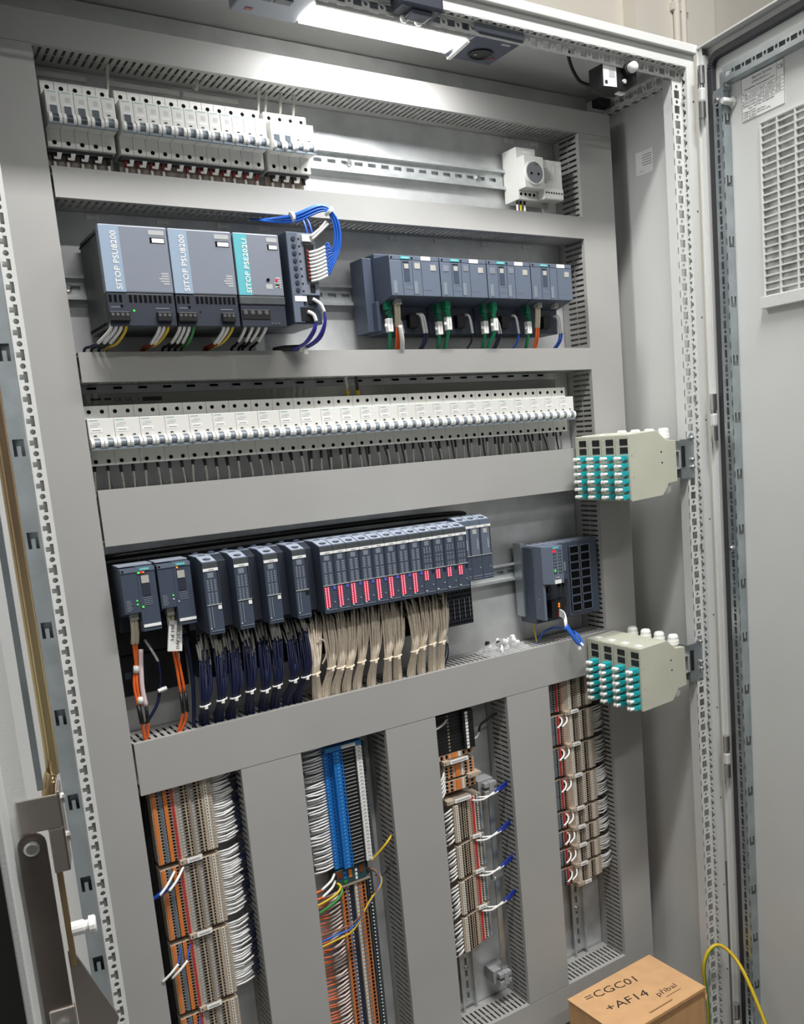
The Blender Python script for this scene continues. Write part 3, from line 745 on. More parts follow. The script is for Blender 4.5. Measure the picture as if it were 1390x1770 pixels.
# selectivity module with terminal column
sm = thing('selectivity_module', 'narrow dark grey module with blue wires at its right side', 'power module', (321, -60, -364))
part(MB().box(299.5, 345, -134, -15, -363, -229), 'housing', SIE, sm, bevel=1.2)
part(MB().box(299.7, 316.5, -136.5, -134, -361, -229.5), 'left_face', SIE2, sm, bevel=0.8)
part(MB().box(316.5, 344.6, -135.2, -134, -319, -230), 'dial_face', PSUF, sm)
for k in range(8): part(MB().rev((309.5, -136.5, -239-k*10.6), (0, -1, 0), [(0, 3.2), (1.5, 3.2), (1.6, 2)], 12), 'dial', SIED, sm)
for k in range(8): part(MB().box(317.5, 320, -135.8, -135, -240-k*10.8, -237.5-k*10.8), 'status_led', BLACK, sm)
part(MB().box(323, 339, -140, -135, -243, -233), 'plug', WHITE2, sm, bevel=0.6)
part(MB().box(326, 341, -139, -135, -299, -246), 'terminal_column', BLACK, sm, bevel=0.6)
for k in range(8): part(MB().cyl((329.5, -139.6, -256-k*5.6), (329.5, -138.8, -256-k*5.6), 1.4, 8), 'screw', TRED, sm)
part(MB().box(330, 338, -136.2, -135, -316, -305), 'dip_switch', BLACK, sm)
part(MB().box(301, 345, -136.8, -134, -320.5, -319), 'ridge', SIE2, sm)
part(MB().box(303, 322, -137, -136, -330, -322), 'sticker', STICK, sm)
part(MB().box(325, 340, -136.5, -133.9, -333, -322), 'plug_socket', BLACK, sm)
part(MB().box(310, 332, -137.2, -133.9, -359, -338), 'plug_socket', BLACK, sm, bevel=0.5)
part(MB().box(346, 352, -60, -15, -330, -262), 'end_bracket', BEIGE, sm)

# ================================================================ communication modules, second row
def comm(i, x0, label):
    w = 94.0
    t = thing('communication_module', label, 'plc module', (x0+w/2, -60, -370), 'row of communication modules')
    x1 = x0+w
    part(MB().box(x0+0.5, x1-0.3, -70, -15, -369, -240), 'base_unit', SIE, t, bevel=1)
    part(MB().prism([(x0+0.4, -120, -314), (x0+0.4, -120, -251), (x0+0.4, -68, -247), (x0+0.4, -68, -326)], (w-0.9, 0, 0)), 'housing', SIE, t, bevel=0.8)
    part(MB().box(x0+0.6, x1-0.7, -121.5, -119.5, -314.5, -258.5), 'front_door', SIE2, t, bevel=0.8)
    part(MB().box(x0+0.6, x1-0.7, -121.2, -119.5, -257.8, -251), 'head_strip', SIE2, t, bevel=0.5)
    for f in (0.235, 0.44, 0.62): part(MB().box(x0+f*w, x0+f*w+0.7, -121.8, -121.3, -313, -259), 'panel_joint', SIED, t)
    bd = part(MB().box(x0+0.22*w, x0+0.41*w, -121.9, -121, -256.6, -252.4), 'maker_badge', TEAL, t)
    text('SIEMENS', 'badge_lettering', 3.0, (x0+0.315*w, -122, -254.5), (1, 0, 0), (0, 0, 1), STICK, bd, 14)
    for f in (0.05, 0.45): part(MB().cyl((x0+f*w, -121.9, -254.5), (x0+f*w, -121, -254.5), 1.5, 8), 'head_screw', HOLE, t)
    part(MB().box(x0+0.63*w, x0+0.82*w, -121.9, -121, -257.5, -251.2), 'sticker', STICK, t)
    part(MB().box(x0+0.26*w, x0+0.38*w, -121.9, -121.2, -262, -260.3), 'display_slit', BLACK, t)
    part(MB().box(x0+0.27*w, x0+0.385*w, -121.8, -121.2, -292, -262.3), 'display_inset', SIE, t)
    part(MB().box(x0+0.285*w, x0+0.37*w, -122.1, -121.5, -271.5, -264), 'code_patch', PATCH, t)
    if i not in (3,): part(MB().box(x0+0.49*w, x0+0.6*w, -122.0, -121.3, -271, -262), 'code_patch', MODPR if i else PATCH, t)
    if i in (1, 2): part(MB().box(x0+0.06*w, x0+0.18*w, -122.0, -121.3, -273, -263), 'code_patch', MODPR, t)
    part(MB().box(x0+0.81*w, x0+0.92*w, -122.0, -121.3, -273, -264), 'code_patch', PATCH, t)
    for f in (0.05, 0.46):
        part(MB().box(x0+f*w, x0+(f+0.07)*w, -121.9, -121.3, -311, -291), 'port_print', MODPR, t)
    part(MB().box(x0+0.27*w, x0+0.42*w, -121.8, -121.3, -303.5, -302.8).box(x0+0.66*w, x0+0.8*w, -121.8, -121.3, -304, -303.4).box(x0+0.3*w, x0+0.42*w, -121.8, -121.3, -295, -294.5), 'print_line', MODPR, t)
    pw = part(MB().box(x0+0.55*w, x0+0.72*w, -82, -69, -360, -338), 'power_plug', BLACK, t, bevel=0.8)
    return t
names = ['leftmost dark communication module, beside the bare mounting rail', 'second dark communication module from the left with two green plugs', 'third dark communication module from the left with two green plugs', 'rightmost dark communication module with an orange fibre cable']
for i, n in enumerate(names): comm(i, 476.5+i*94.9, n)
solo(MB().box(459, 475.5, -62, -15, -366, -246).box(470, 475.5, -78, -62, -366, -318), 'end_plate', SIE, 'dark end plate left of the communication modules', 'end plate', bevel=1)

# ================================================================ input output row
def im(i, x0, label):
    t = thing('interface_module', label, 'plc module', (x0+24, -60, -793), 'interface modules')
    x1 = x0+47.3; xm = x0+21
    part(MB().box(x0, x1, -62, -15, -797, -697), 'base_unit', SIED, t)
    part(MB().prism([(x0, -109, -763.5), (x0, -109, -700), (x0, -62, -696), (x0, -62, -775)], (21.6, 0, 0)), 'port_housing', SIE, t, bevel=0.6)
    part(MB().prism([(xm+0.6, -109, -792), (xm+0.6, -109, -699), (xm+0.6, -62, -696), (xm+0.6, -62, -797)], (25.4, 0, 0)), 'main_housing', SIE, t, bevel=0.6)
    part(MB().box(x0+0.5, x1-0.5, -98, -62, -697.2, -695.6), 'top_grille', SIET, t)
    part(MB().box(x0+0.4, x1-0.4, -110, -108.5, -705, -699.5), 'head_strip', SIE2, t)
    part(MB().cyl((x0+3.2, -110.5, -702.3), (x0+3.2, -109, -702.3), 1.5, 8), 'head_screw', HOLE, t)
    bd = part(MB().box(x0+25.5, x0+40, -110.6, -109.6, -703.8, -699.8), 'maker_badge', TEAL, t)
    text('SIEMENS', 'badge_lettering', 2.6, (x0+32.8, -110.8, -701.9), (1, 0, 0), (0, 0, 1), STICK, bd, 12)
    part(MB().box(x0+27, x0+38, -110, -108.9, -740, -709.5), 'display_inset', SIED, t)
    part(MB().box(x0+27, x0+37.5, -110.3, -109.5, -722, -711), 'code_patch', PATCH, t)
    for k in range(5): part(MB().box(x0+26+k*0.3, x0+39, -109.6, -108.9, -743.6-k*2.6, -742.8-k*2.6), 'print_line', MODPR, t)
    for k in range(7): part(MB().box(x0+3, x0+9+(k % 3), -109.6, -108.9, -746-k*2.3, -745-k*2.3), 'print_line', MODPR, t)
    part(MB().box(x0+22.5, x1-0.8, -110.2, -109, -786, -782), 'sticker', STICK, t)
    for z in (-746, -751.5): part(MB().cyl((x0+18, -110, z), (x0+18, -109, z), 1.0, 8), 'status_led', GREENL if (i == 0 or z > -750) else STICK, t)
    if i == 0:
        part(MB().cyl((x0+25, -110.2, -756), (x0+25, -109, -756), 1.3, 8), 'status_led', GREENL, t)
        part(MB().box(x0+23, x0+26, -110.6, -109.8, -707.5, -705.5), 'status_led', GREENL, t)
        part(MB().box(x0+26.5, x0+29.5, -110.6, -109.8, -707.5, -705.2), 'status_led', REDL, t)
        part(MB().box(x0+30, x0+32, -110.6, -109.8, -707.3, -705.6), 'status_led', ORL, t)
    else:
        part(MB().cyl((x0+28, -110.4, -706.4), (x0+28, -109, -706.4), 1.3, 8), 'status_led', ORL, t)
        part(MB().cyl((x0+25, -110.2, -756), (x0+25, -109, -756), 0.9, 8), 'status_led', STICK, t)
    return t
im(0, 10.7, 'left interface module with green and red status lights')
im(1, 61.0, 'right interface module with handwritten tag on its cable')

def io_module(label, group, loc, kind):
    """22.5 mm input/output module; loc = left, -75, bottom"""
    x, _, z = loc
    w = 22.4
    t = thing('io_module', label, 'plc module', loc, group)
    zt = z+108
    if kind == 'tail': yf = -100
    else: yf = -130
    part(MB().prism([(x, yf, z), (x, yf, zt), (x, yf+26, zt+6.5), (x, -62, zt+6.5), (x, -62, z+3)], (w, 0, 0)), 'housing', SIE, t, bevel=0.7)
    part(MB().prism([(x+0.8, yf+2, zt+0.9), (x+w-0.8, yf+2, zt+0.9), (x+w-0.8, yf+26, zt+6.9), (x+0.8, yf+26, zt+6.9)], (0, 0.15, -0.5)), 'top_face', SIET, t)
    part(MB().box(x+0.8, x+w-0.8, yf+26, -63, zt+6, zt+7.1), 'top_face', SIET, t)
    for dy in (12, 34): part(MB().rev((x+w/2, yf+dy, zt+ (3.6 if dy == 12 else 6.9)), (0, 0, 1), [(0, 6), (1.0, 5), (1.4, 2)], 10), 'air_vent', SIE, t)
    part(MB().box(x+0.4, x+w-0.2, yf-0.5, yf, zt-8.5, zt-0.5), 'head_strip', SIE2 if kind == 'tail' else PSUS, t)
    part(MB().box(x+0.3, x+w-0.1, yf-1.2, yf, zt-13.2, zt-9), 'sticker', STICK, t)
    part(MB().box(x+8, x+16, yf-1.4, yf-1, zt-11.8, zt-10.6), 'sticker_print', PRINT, t)
    part(MB().box(x+1.8, x+w-2.6, yf-0.7, yf, z+46, zt-14), 'label_field', SIE2 if kind == 'tail' else SIE, t)
    part(MB().box(x+w-2.4, x+w-1.6, yf-0.9, yf, z+46, zt-14), 'field_joint', HOLE, t)
    part(MB().box(x+0.6, x+w-0.6, yf-1.2, yf, z+44.2, z+45.4), 'divider', PALE, t)
    if kind != 'tail':
        part(MB().box(x+6, x+14.5, yf-1, yf, zt-23, zt-15.5), 'code_patch', MODPR, t)
        mb = MB()
        cols = (3.6, 12.2) if kind in ('m16', 'r16') else (4, 9, 14.5)
        for c in cols:
            for k in range(10):
                if kind == 'r8' and k % 4 == 3: continue
                zz = zt-26-k*3.5 - (2 if k > 4 else 0)
                mb.box(x+c, x+c+(5 if len(cols) == 2 else 2.5), yf-0.85, yf, zz-2.4, zz)
        part(mb, 'pin_diagram', MODPR, t, stuff=True)
        part(MB().box(x+2.5, x+w-1, yf-0.9, yf, z+5, z+5.8), 'print_line', MODPR, t)
    if kind in ('m16', 'mono', 'dark'):
        part(MB().box(x+w-6.2, x+w-1, yf-1, yf, z+37, z+42.6), 'colour_key', BLACK if kind == 'dark' else STICK, t)
        for c in (2.4, 6.6): part(MB().box(x+c, x+c+1.1, yf-0.8, yf, z+10, z+42), 'led_column', MODPR, t)
        part(MB().box(x+2.2, x+3.8, yf-1, yf, z+9, z+10.5), 'status_led', STICK, t)
    if kind in ('r16', 'r8'):
        part(MB().box(x+w-5.8, x+w-1.2, yf-1, yf, z+37.5, z+42.5), 'colour_key', VIOLET if kind == 'r16' else NAVY, t)
        n = 12 if kind == 'r16' else 6
        mb = MB()
        for c in (1.9, 6.3):
            for k in range(n):
                zz = z+42-k*2.75
                mb.box(x+c, x+c+3.2, yf-1.1, yf, zz-1.6, zz)
        part(mb, 'led_field', REDL, t)
        mb = MB()
        for c in (2.7, 7.1):
            for k in range(n):
                zz = z+41.6-k*2.75
                mb.box(x+c, x+c+1.4, yf-1.3, yf-1.0, zz-1.3, zz)
        part(mb, 'led_core', PINKL, t)
        part(MB().box(x+2, x+5.5, yf-1.1, yf, z+7.6, z+8.6), 'status_led', STICK, t)
        part(MB().cyl((x+17.5, yf-0.9, z+17), (x+17.5, yf, z+17), 1.6, 8), 'latch_dot', MODPR, t)
    if kind == 'tail':
        part(MB().box(x+6, x+14, yf-1, yf, zt-24, zt-16), 'code_patch', PATCH, t)
        part(MB().box(x+14.5, x+16, yf-1, yf, zt-52, zt-34), 'type_print', PALE, t)
        part(MB().box(x+2, x+w-2, yf-0.6, yf, z+7, z+8.5).box(x+2, x+w-2, yf-0.6, yf, z+3, z+4), 'print_line', MODPR, t)
        part(MB().cyl((x+18, yf-0.6, z+22), (x+18, yf, z+22), 1.6, 8), 'latch_dot', MODPR, t)
    return t
ZIO = -811.0
for i in range(4):
    io_module('dark standalone input module with gaps beside it, %s from the left' % nth(i+1), 'standalone input modules', (118.8+i*45.8, -75, ZIO), 'mono' if i < 3 else 'dark')
srcs = {}
for i in range(12):
    k = 'r16' if i < 8 else 'r8'
    loc = (302+i*22.75, -75, ZIO)
    L = ('dark module with tall red light field, %s in the solid block' % nth(i+1)) if i < 8 else ('dark module with short red light field, %s from the left of four' % nth(i-7))
    if k not in srcs: srcs[k] = io_module(L, 'block of output modules with red lights', loc, k)
    else: copy_tree(srcs[k], loc, L)
for i in range(3):
    io_module(['narrow unlit grey module right of the red lights, leftmost', 'unlit grey module right of the red lights, middle one', 'last unlit grey module at the right end of the row'][i], 'unlit modules at the row end', (578.5+i*22.6, -75, -806), 'tail')
# carrier behind the modules, and the terminal bases
cr = thing('module_carrier', 'dark carrier strip behind the input output modules', 'carrier', (376, -40, -811))
part(MB().box(109, 646, -61, -15, -811, -697), 'carrier_body', SIED, cr)
for i in range(4):
    x = 142+i*45.8
    part(MB().prism([(x, -100, -806), (x, -100, -706), (x, -76, -698), (x, -61, -698), (x, -61, -808)], (22.4, 0, 0)), 'dummy_module', SIED, cr, bevel=0.6)
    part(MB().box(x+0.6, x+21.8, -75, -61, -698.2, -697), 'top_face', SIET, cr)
    part(MB().rev((x+11, -68, -697.2), (0, 0, 1), [(0, 5.5), (3, 5), (4, 2)], 10), 'air_vent', SIE, cr)
    part(MB().rev((x-12, -62, -696), (0, 0, 1), [(0, 5.5), (3, 5), (4, 2)], 10), 'air_vent', SIE, cr)
bs = None
for i in range(22):
    x = 118+i*22.9
    L = 'dark terminal base with rows of small holes under the modules, %s from left' % nth(i+1)
    loc = (x, -40, -891)
    if bs is None:
        bs = thing('terminal_unit', L, 'terminal base', loc, 'terminal bases')
        part(MB().box(x, x+22.4, -58, -15, -891, -812), 'base_body', SIED, bs)
        mb = MB()
        for c in (3.2, 8.6, 14, 19.4):
            for k in range(9): mb.cyl((x+c, -58.4, -822-k*8), (x+c, -57, -822-k*8), 1.9, 8)
        part(mb, 'wire_holes', HOLE, bs, stuff=True)
        mb = MB()
        for c in (5.5, 16.3):
            for k in range(10): mb.box(x+c, x+c+1.3, -58.5, -57, -846-k*3.6, -843.4-k*3.6)
        part(mb, 'test_contacts', PALE, bs, stuff=True)
    else: copy_tree(bs, loc, L)
pb = thing('pale_terminal_unit', 'pale terminal base between beige wires and bare dark bases', 'terminal base', (556, -40, -891))
part(MB().box(550, 561.6, -59.5, -58.6, -891, -812), 'base_body', SLEEVEG, pb)
for k in range(11):
    for c in (552.5, 557.5): part(MB().cyl((c, -60.2, -817-k*6.8), (c, -59, -817-k*6.8), 1.5, 8), 'wire_hole', HOLE, pb)
solo(MB().tube([(8, -6, -690), (200, -6, -688), (400, -6, -687), (560, -6, -688), (640, -7, -691), (652, -8, -695)], 4.5, 8), 'black_cable', BLACK, 'black cable lying above the input output modules', 'cable', smooth=True)
pa = thing('power_adapter', 'black box behind the orange fibre cables at left', 'power adapter', (55, -20, -900))
part(MB().box(7, 104, -38, -15, -899, -836), 'body', BLACK, pa, bevel=2)
part(MB().box(10, 100, -44, -38, -834, -800), 'upper_body', BLACK, pa, bevel=1)
part(MB().box(13, 22, -38.4, -38, -872, -862), 'print_patch', SIE, pa)

# ================================================================ network switch
sw = thing('network_switch', 'dark grey managed network switch with two columns of ports', 'switch', (838, -15, -918))
part(MB().box(752, 762, -40, -15, -906, -762), 'rail_clip', ZINC2, sw)
part(MB().box(756, 919, -70, -20, -918, -768), 'housing', SIE, sw, bevel=1.5)
part(MB().prism([(757, -71, -838), (757, -100, -838), (771, -115, -838), (797, -115, -838), (797, -70, -838)], (0, 0, 73)), 'control_head', SIE2, sw, bevel=1.2)
part(MB().prism([(757, -70, -908), (757, -99, -908), (763, -99, -908), (763, -70, -908)], (0, 0, 70.5)), 'side_wall', SIE2, sw, bevel=0.8)
part(MB().box(765, 840, -72, -70, -915, -840), 'connector_bay', SIED, sw)
bd = part(MB().box(771.8, 787, -116, -114.6, -770.5, -766.5), 'maker_badge', TEAL, sw)
text('SIEMENS', 'badge_lettering', 2.6, (779.4, -116.2, -768.6), (1, 0, 0), (0, 0, 1), STICK, bd, 12)
part(MB().box(773, 779, -116, -114.6, -777, -772), 'status_led', REDL, sw)
part(MB().cyl((776, -116, -811.5), (776, -114.6, -811.5), 1.8, 10), 'status_led', GREENL, sw)
for c in (773.5, 778, 786, 790.5):
    for k in range(8): part(MB().box(c, c+2, -115.7, -114.6, -776-k*6, -773.8-k*6), 'port_led', BLACK, sw)
part(MB().box(774, 789, -116, -114.6, -837, -830), 'sticker', STICK, sw)
part(MB().box(777, 786, -116, -114.6, -826, -824.8), 'print_line', PALE, sw)
part(MB().box(784, 809, -86, -72, -910, -875), 'power_plug', BLACK, sw, bevel=0.8)
for k in range(2): part(MB().box(800.5, 803.5, -87, -85.5, -885-k*5, -881.5-k*5), 'release_tab', ORL, sw)
for k in range(4): part(MB().box(799, 803, -87, -85.5, -898-k*3.6, -895.6-k*3.6), 'plug_inlet', TRED, sw)
part(MB().box(786, 795, -76, -72, -860, -850), 'selector', BLACK, sw)
part(MB().box(812, 826, -80, -72, -892, -874), 'console_port', BLACK, sw, bevel=0.6)
part(MB().box(812, 816, -82, -72, -852, -838).box(821, 828, -82, -72, -852, -838), 'card_slot', BLACK, sw)
part(MB().box(832, 836, -71.5, -70, -824, -806), 'plate_slot', STEEL, sw)
for k in range(9): part(MB().box(770+k*16, 780+k*16, -66, -26, -768.6, -767.4), 'cooling_fin', SIET, sw)
for c in (847, 874.5):
    for k in range(8):
        z = -777-k*16.6
        pf = part(MB().box(c-1, c+24, -72.2, -70, z-16, z).box(c-1, c+24, -73.2, -70, z-16, z-14.9).box(c-1, c+0.4, -73.2, -70, z-16, z).box(c+22.6, c+24, -73.2, -70, z-16, z), 'port_frame', SIE2, sw)
        part(MB().box(c+1, c+22, -72.6, -71.9, z-14.4, z-1.4), 'port_well', HOLE, pf)
part(MB().rev((757.2, -84, -868), (-1, 0, 0), [(0, 2), (0.8, 2)], 10), 'side_screw', STEEL, sw)

# ================================================================ fibre splice boxes on the right pillar
def fibre_box(label, group, y0, zt):
    """y0 = near (front) side of a box 38.4 mm wide, faces -x"""
    t = thing('fibre_box', label, 'fibre box', (930, y0+19, zt-122), group)
    x0 = 868.0
    prof = [(x0, 0), (x0+69, 3), (x0+92, -16), (x0+117, -18), (x0+118, -95), (x0+95, -97), (x0+79, -118), (x0, -122)]
    part(MB().prism([(a, y0, zt+b) for a, b in prof], (0, 37.6, 0)), 'housing', CREAM, t, bevel=0.8)
    part(MB().box(x0-1.6, x0, y0+1.2, y0+36.4, zt-120, zt-1.5), 'front_plate', CREAM, t, bevel=0.5)
    for k in range(2):
        part(MB().box(x0-2.1, x0-1.3, y0+3.5, y0+24.5, zt-19.5-k*15, zt-8-k*15), 'blank_port', BLACK, t)
        part(MB().box(x0-2.0, x0-1.3, y0+30, y0+31.6, zt-14.5-k*15, zt-12-k*15), 'port_number', PRINT, t)
    for k in range(6):
        zc = zt-42-k*14.2
        ad = part(MB().box(x0-17, x0-1.6, y0+4, y0+19, zc-4.6, zc+4.6), 'duplex_adapter', AQUA, t, bevel=0.5, label='aqua duplex adapter')
        part(MB().box(x0-10, x0-3, y0+3.2, y0+4.2, zc-2.5, zc+2.5), 'latch', AQUA, ad)
        for dy in (7.8, 14.8): part(MB().rev((x0-17, y0+dy, zc-0.2), (-1, 0, 0), [(0, 2.8), (2, 2.8), (2.5, 3.3), (8, 3.3), (9, 2.6)], 10), 'dust_cap', WHITE2, ad)
    part(MB().rev((x0+105, y0+19, zt-17), (0, 0, 1), [(0, 9), (4, 9), (4.2, 11.5), (12, 11.5), (12.2, 10.4), (19, 10.4), (23, 8), (23.2, 5.4), (20, 5.2)], 14), 'cable_gland', WHITE2, t)
    part(MB().rev((x0+100, y0+19, zt-97), (0.25, 0, -1), [(0, 9), (4, 9), (4.2, 11), (12, 11), (18, 10), (21, 7)], 14), 'cable_gland', WHITE2, t)
    for dx, dz in ((78, -37), (79.5, -57)): part(MB().rev((x0+dx, y0, zt+dz), (0, -1, 0), [(0, 1.7), (0.3, 1.7)], 10), 'side_hole', HOLE, t)
    for dx, dz in ((5, -38), (7, -78)): part(MB().rev((x0+dx, y0, zt+dz), (0, -1, 0), [(0, 1.9), (0.4, 1.9)], 10), 'side_rivet', SLEEVEG, t)
    part(MB().box(x0+8, x0+20, y0+12, y0+26, zt+0.4, zt+1.6), 'type_sticker', STICK, t)
    return t
pos = ['front', 'second from the front', 'third from the front', 'rearmost']
for row_, zt, zn in (('upper', -565.5, 'next to the wide duct'), ('lower', -964.0, 'above the rightmost terminals')):
    src = None
    for i in range(4):
        L = 'cream fibre splice box with aqua adapters, %s of the %s four' % (pos[i], row_)
        loc = (930, -240+i*38.7+19, zt-122)
        if src is None: src = fibre_box(L, row_ + ' stack of fibre splice boxes', -240, zt)
        else: copy_tree(src, loc, L)
    br = thing('rail_bracket', 'steel bracket holding the %s fibre splice boxes to the pillar' % row_, 'bracket', (1005, -160, zt-100), 'fibre box brackets')
    part(MB().box(996, 1000, -236, -88, zt-72, zt-38).box(988, 996, -236, -88, zt-40, zt-37).box(988, 996, -236, -88, zt-73, zt-70), 'mini_rail', RAIL, br)
    part(MB().prism([(1000, -237.2, zt-18), (1018, -237.2, zt-18), (1026, -237.2, zt-8), (1036, -237.2, zt-8), (1036, -237.2, zt-92), (1000, -237.2, zt-92)], (0, 2, 0)), 'mounting_plate', ZINC2, br)
    part(MB().box(1000, 1003, -235, -90, zt-90, zt-20), 'web', ZINC2, br)
    for dz in (-17, -58, -72): part(MB().rev((1030, -237.2, zt+dz), (0, -1, 0), [(0, 5), (3, 5), (5, 3)], 12), 'screw', STEEL, br)
    part(MB().box(1002, 1010, -239, -237, zt-70, zt-30), 'latch_plate', BLACK, br)
# ================================================================ wire bundles under the input output modules
def bundle(name, label, group, wire_m, sleeve_m, top_x, top_y, tie, bot, n, spread, sleeve_len, tie_m, rw=1.25, top_z=-813, R=9.0):
    """wires leave the terminal unit, bulge forward, gather at the cable tie and dive into the duct"""
    t = thing(name, label, 'wire bundle', (bot[0], bot[1], bot[2]), group)
    wires = MB(); sl = MB()
    tx, ty, tz = tie
    for i in range(n):
        a = i*2.39996; rr = math.sqrt((i+0.5)/n)*R
        ox, oy = rr*math.cos(a), rr*math.sin(a)*0.8
        sx = top_x + ox/R*spread*0.6 + random.uniform(-1.5, 1.5)
        sz = top_z - random.uniform(0, 30) - (8 if oy < 0 else 0)
        p0 = (sx-3, -57, sz)
        e_ = sleeve_len*random.uniform(0.8, 1.25)
        p1 = (sx*0.6+(tx+ox)*0.4, -76+oy*0.7, sz-e_)
        pm = (p1[0]*0.35+(tx+ox*1.15)*0.65+random.uniform(-1, 1), ty+oy*1.1-4, p1[2]*0.45+tz*0.55)
        p3 = (tx+ox*0.78, ty+oy*0.78, tz)
        p4 = (bot[0]+ox*1.05, bot[1]+oy*1.0-4, bot[2]+12)
        p5 = (bot[0]+ox*1.1, bot[1]+oy, bot[2]-16)
        sl.tube([p0, ((p0[0]+p1[0])/2-1, -70, (p0[2]+p1[2])/2+3), p1], rw*0.9, 5, smooth=2)
        wires.tube([p1, pm, p3, p4, p5], rw, 6, smooth=4)
    part(sl, 'wire_sleeves', sleeve_m, t, smooth=True, stuff=True)
    part(wires, 'wires', wire_m, t, smooth=True, stuff=True)
    q = R*0.78+rw+0.5
    pts = [(tx+q*math.cos(2*math.pi*k/16), ty+q*0.82*math.sin(2*math.pi*k/16), tz+1.2*math.cos(2*math.pi*k/16)) for k in range(17)]
    ct = part(MB().tube(pts, 1.4, 6, smooth=0), 'cable_tie', tie_m, t, smooth=True)
    part(MB().box(tx-3.6, tx+1.4, ty-q*0.82-3.6, ty-q*0.82+0.6, tz-4.5, tz+1), 'tie_head', tie_m, ct, bevel=0.6)
    return t
nt = [(111, -925), (137, -922), (158, -923), (183, -918), (207, -922), (227, -919), (255, -916), (276, -915)]
nbp = [113, 136, 155, 186, 208, 228, 249, 267]
for i in range(8):
    bundle('navy_wire_bundle', 'navy wire bundle with white tie, %s from the left' % nth(i+1), 'navy wire bundles', NAVY, SLEEVEG, 118+i*22.9+11, 0, (nt[i][0], -84, nt[i][1]), (nbp[i], -58, -962), 20, 18, 24, WHITE2, 1.6, R=7.0)
bt = [(293, -914), (321, -910), (338, -913), (354, -915), (376, -911), (400, -913), (426, -915), (444, -915), (479, -913), (495, -909), (515, -907), (535, -907)]
bbp = [300, 316, 334, 354, 374, 401, 432, 452, 480, 500, 523, 540]
for i in range(12):
    bundle('beige_wire_bundle', 'beige wire bundle gathered by a tie, %s from the left' % nth(i+1), 'beige wire bundles', BEIGEW, BEIGED if i % 2 else SLEEVEG, 302+i*22.3+9, 0, (bt[i][0], -84, bt[i][1]), (bbp[i], -60, -961), 18, 24, 8, BEIGEW, 1.65, R=7.0)  # darker sleeve tones put shade into the tops of the beige wires
solo(MB().tube([(304, -88, -900), (311, -92, -886), (312, -94, -868), (306, -92, -858), (299, -88, -864)], 1.4, 6), 'loose_wire_loop', BEIGEW, 'single beige wire looping out of the first beige bundle', 'wire', smooth=True)
wire_obj('wire', [([(548, -58, -890), (554, -62, -905), (556, -62, -916)], 1.8, SLEEVE, 'sleeve'), ([(556, -62, -915), (555, -60, -935), (545, -55, -965)], 1.3, NAVY, 'conductor')], 'navy wire with white sleeve right of the beige bundles, upper', 'pair of navy wires')
wire_obj('wire', [([(552, -58, -890), (557, -63, -906), (558, -64, -918)], 1.8, SLEEVE, 'sleeve'), ([(558, -64, -917), (558, -62, -940), (550, -55, -966)], 1.3, NAVY, 'conductor')], 'navy wire with white sleeve right of the beige bundles, lower', 'pair of navy wires')

# fibre cables of the interface modules
f1 = thing('fibre_cable', 'orange duplex fibre cable with pink sleeve on the left interface module', 'fibre cable', (19, -62, -962), 'orange fibre cables at the left')
part(MB().box(20, 31, -98, -84, -775, -764), 'connector', SLEEVEG, f1, bevel=0.8)
for dx in (-2.6, 2.6): part(MB().tube([(25.5+dx, -90, -774), (25+dx, -88, -792), (24+dx, -80, -812)], 3.3, 8), 'boot', IVORY, f1, smooth=True)
part(MB().tube([(22, -80, -811), (22, -78, -828), (22, -75, -846), (17, -75, -866), (16, -75, -885), (18, -75, -906)], 2.1, 8), 'cable', ORFIB, f1, smooth=True)
part(MB().tube([(26, -80, -811), (25, -77, -828), (23, -75, -846), (20, -77, -870), (20, -76, -890), (21, -75, -906)], 2.1, 8), 'cable', ORFIB, f1, smooth=True)
part(MB().tube([(18, -75, -905), (20, -74, -934)], 3.4, 8), 'shrink_sleeve', BLACK, f1, smooth=True)
part(MB().tube([(20, -74, -933), (21, -70, -948), (23, -64, -966)], 2.4, 8), 'cable', ORFIB, f1, smooth=True)
part(MB().tube([(31, -80, -822), (28, -79, -850), (26, -78, -880), (28, -77, -908)], 3.4, 8), 'pink_sleeve', mat('pink_white_tube', (226, 206, 206), 0.4), f1, smooth=True)
part(MB().tube([(28, -77, -907), (28, -75, -934)], 2.6, 8), 'shrink_sleeve', BLACK, f1, smooth=True)
part(MB().tube([(28, -75, -933), (27, -70, -950), (25, -64, -966)], 2.4, 8), 'cable', ORFIB, f1, smooth=True)
for z in (-846, -893): part(MB().tube([(23, -76, z), (21, -76, z-10)], 4.6, 8), 'white_tape', WHITE2, f1, smooth=True)
f2 = thing('fibre_cable', 'orange duplex fibre cable with handwritten tag on right interface module', 'fibre cable', (67, -62, -962), 'orange fibre cables at the left')
part(MB().box(70, 81, -98, -84, -777, -764), 'connector', SLEEVEG, f2, bevel=0.8)
for dx in (-3, 3): part(MB().tube([(76+dx, -90, -776), (77+dx, -86, -800), (77+dx, -80, -832)], 3.0, 8), 'boot', IVORY, f2, smooth=True)
part(MB().tube([(76, -80, -830), (78, -78, -860), (80, -75, -902)], 2.1, 8), 'cable', ORFIB, f2, smooth=True)
part(MB().tube([(80, -80, -830), (83, -78, -860), (86, -75, -900)], 2.1, 8), 'cable', ORFIB, f2, smooth=True)
for dx in (0, 7): part(MB().tube([(80+dx, -75, -901), (80+dx*0.9, -74, -932)], 2.6, 8), 'shrink_sleeve', BLACK, f2, smooth=True)
for dx in (0, 6): part(MB().tube([(80+dx, -74, -931), (76+dx, -68, -948), (70+dx*0.6, -62, -966)], 2.3, 8), 'cable', ORFIB, f2, smooth=True)
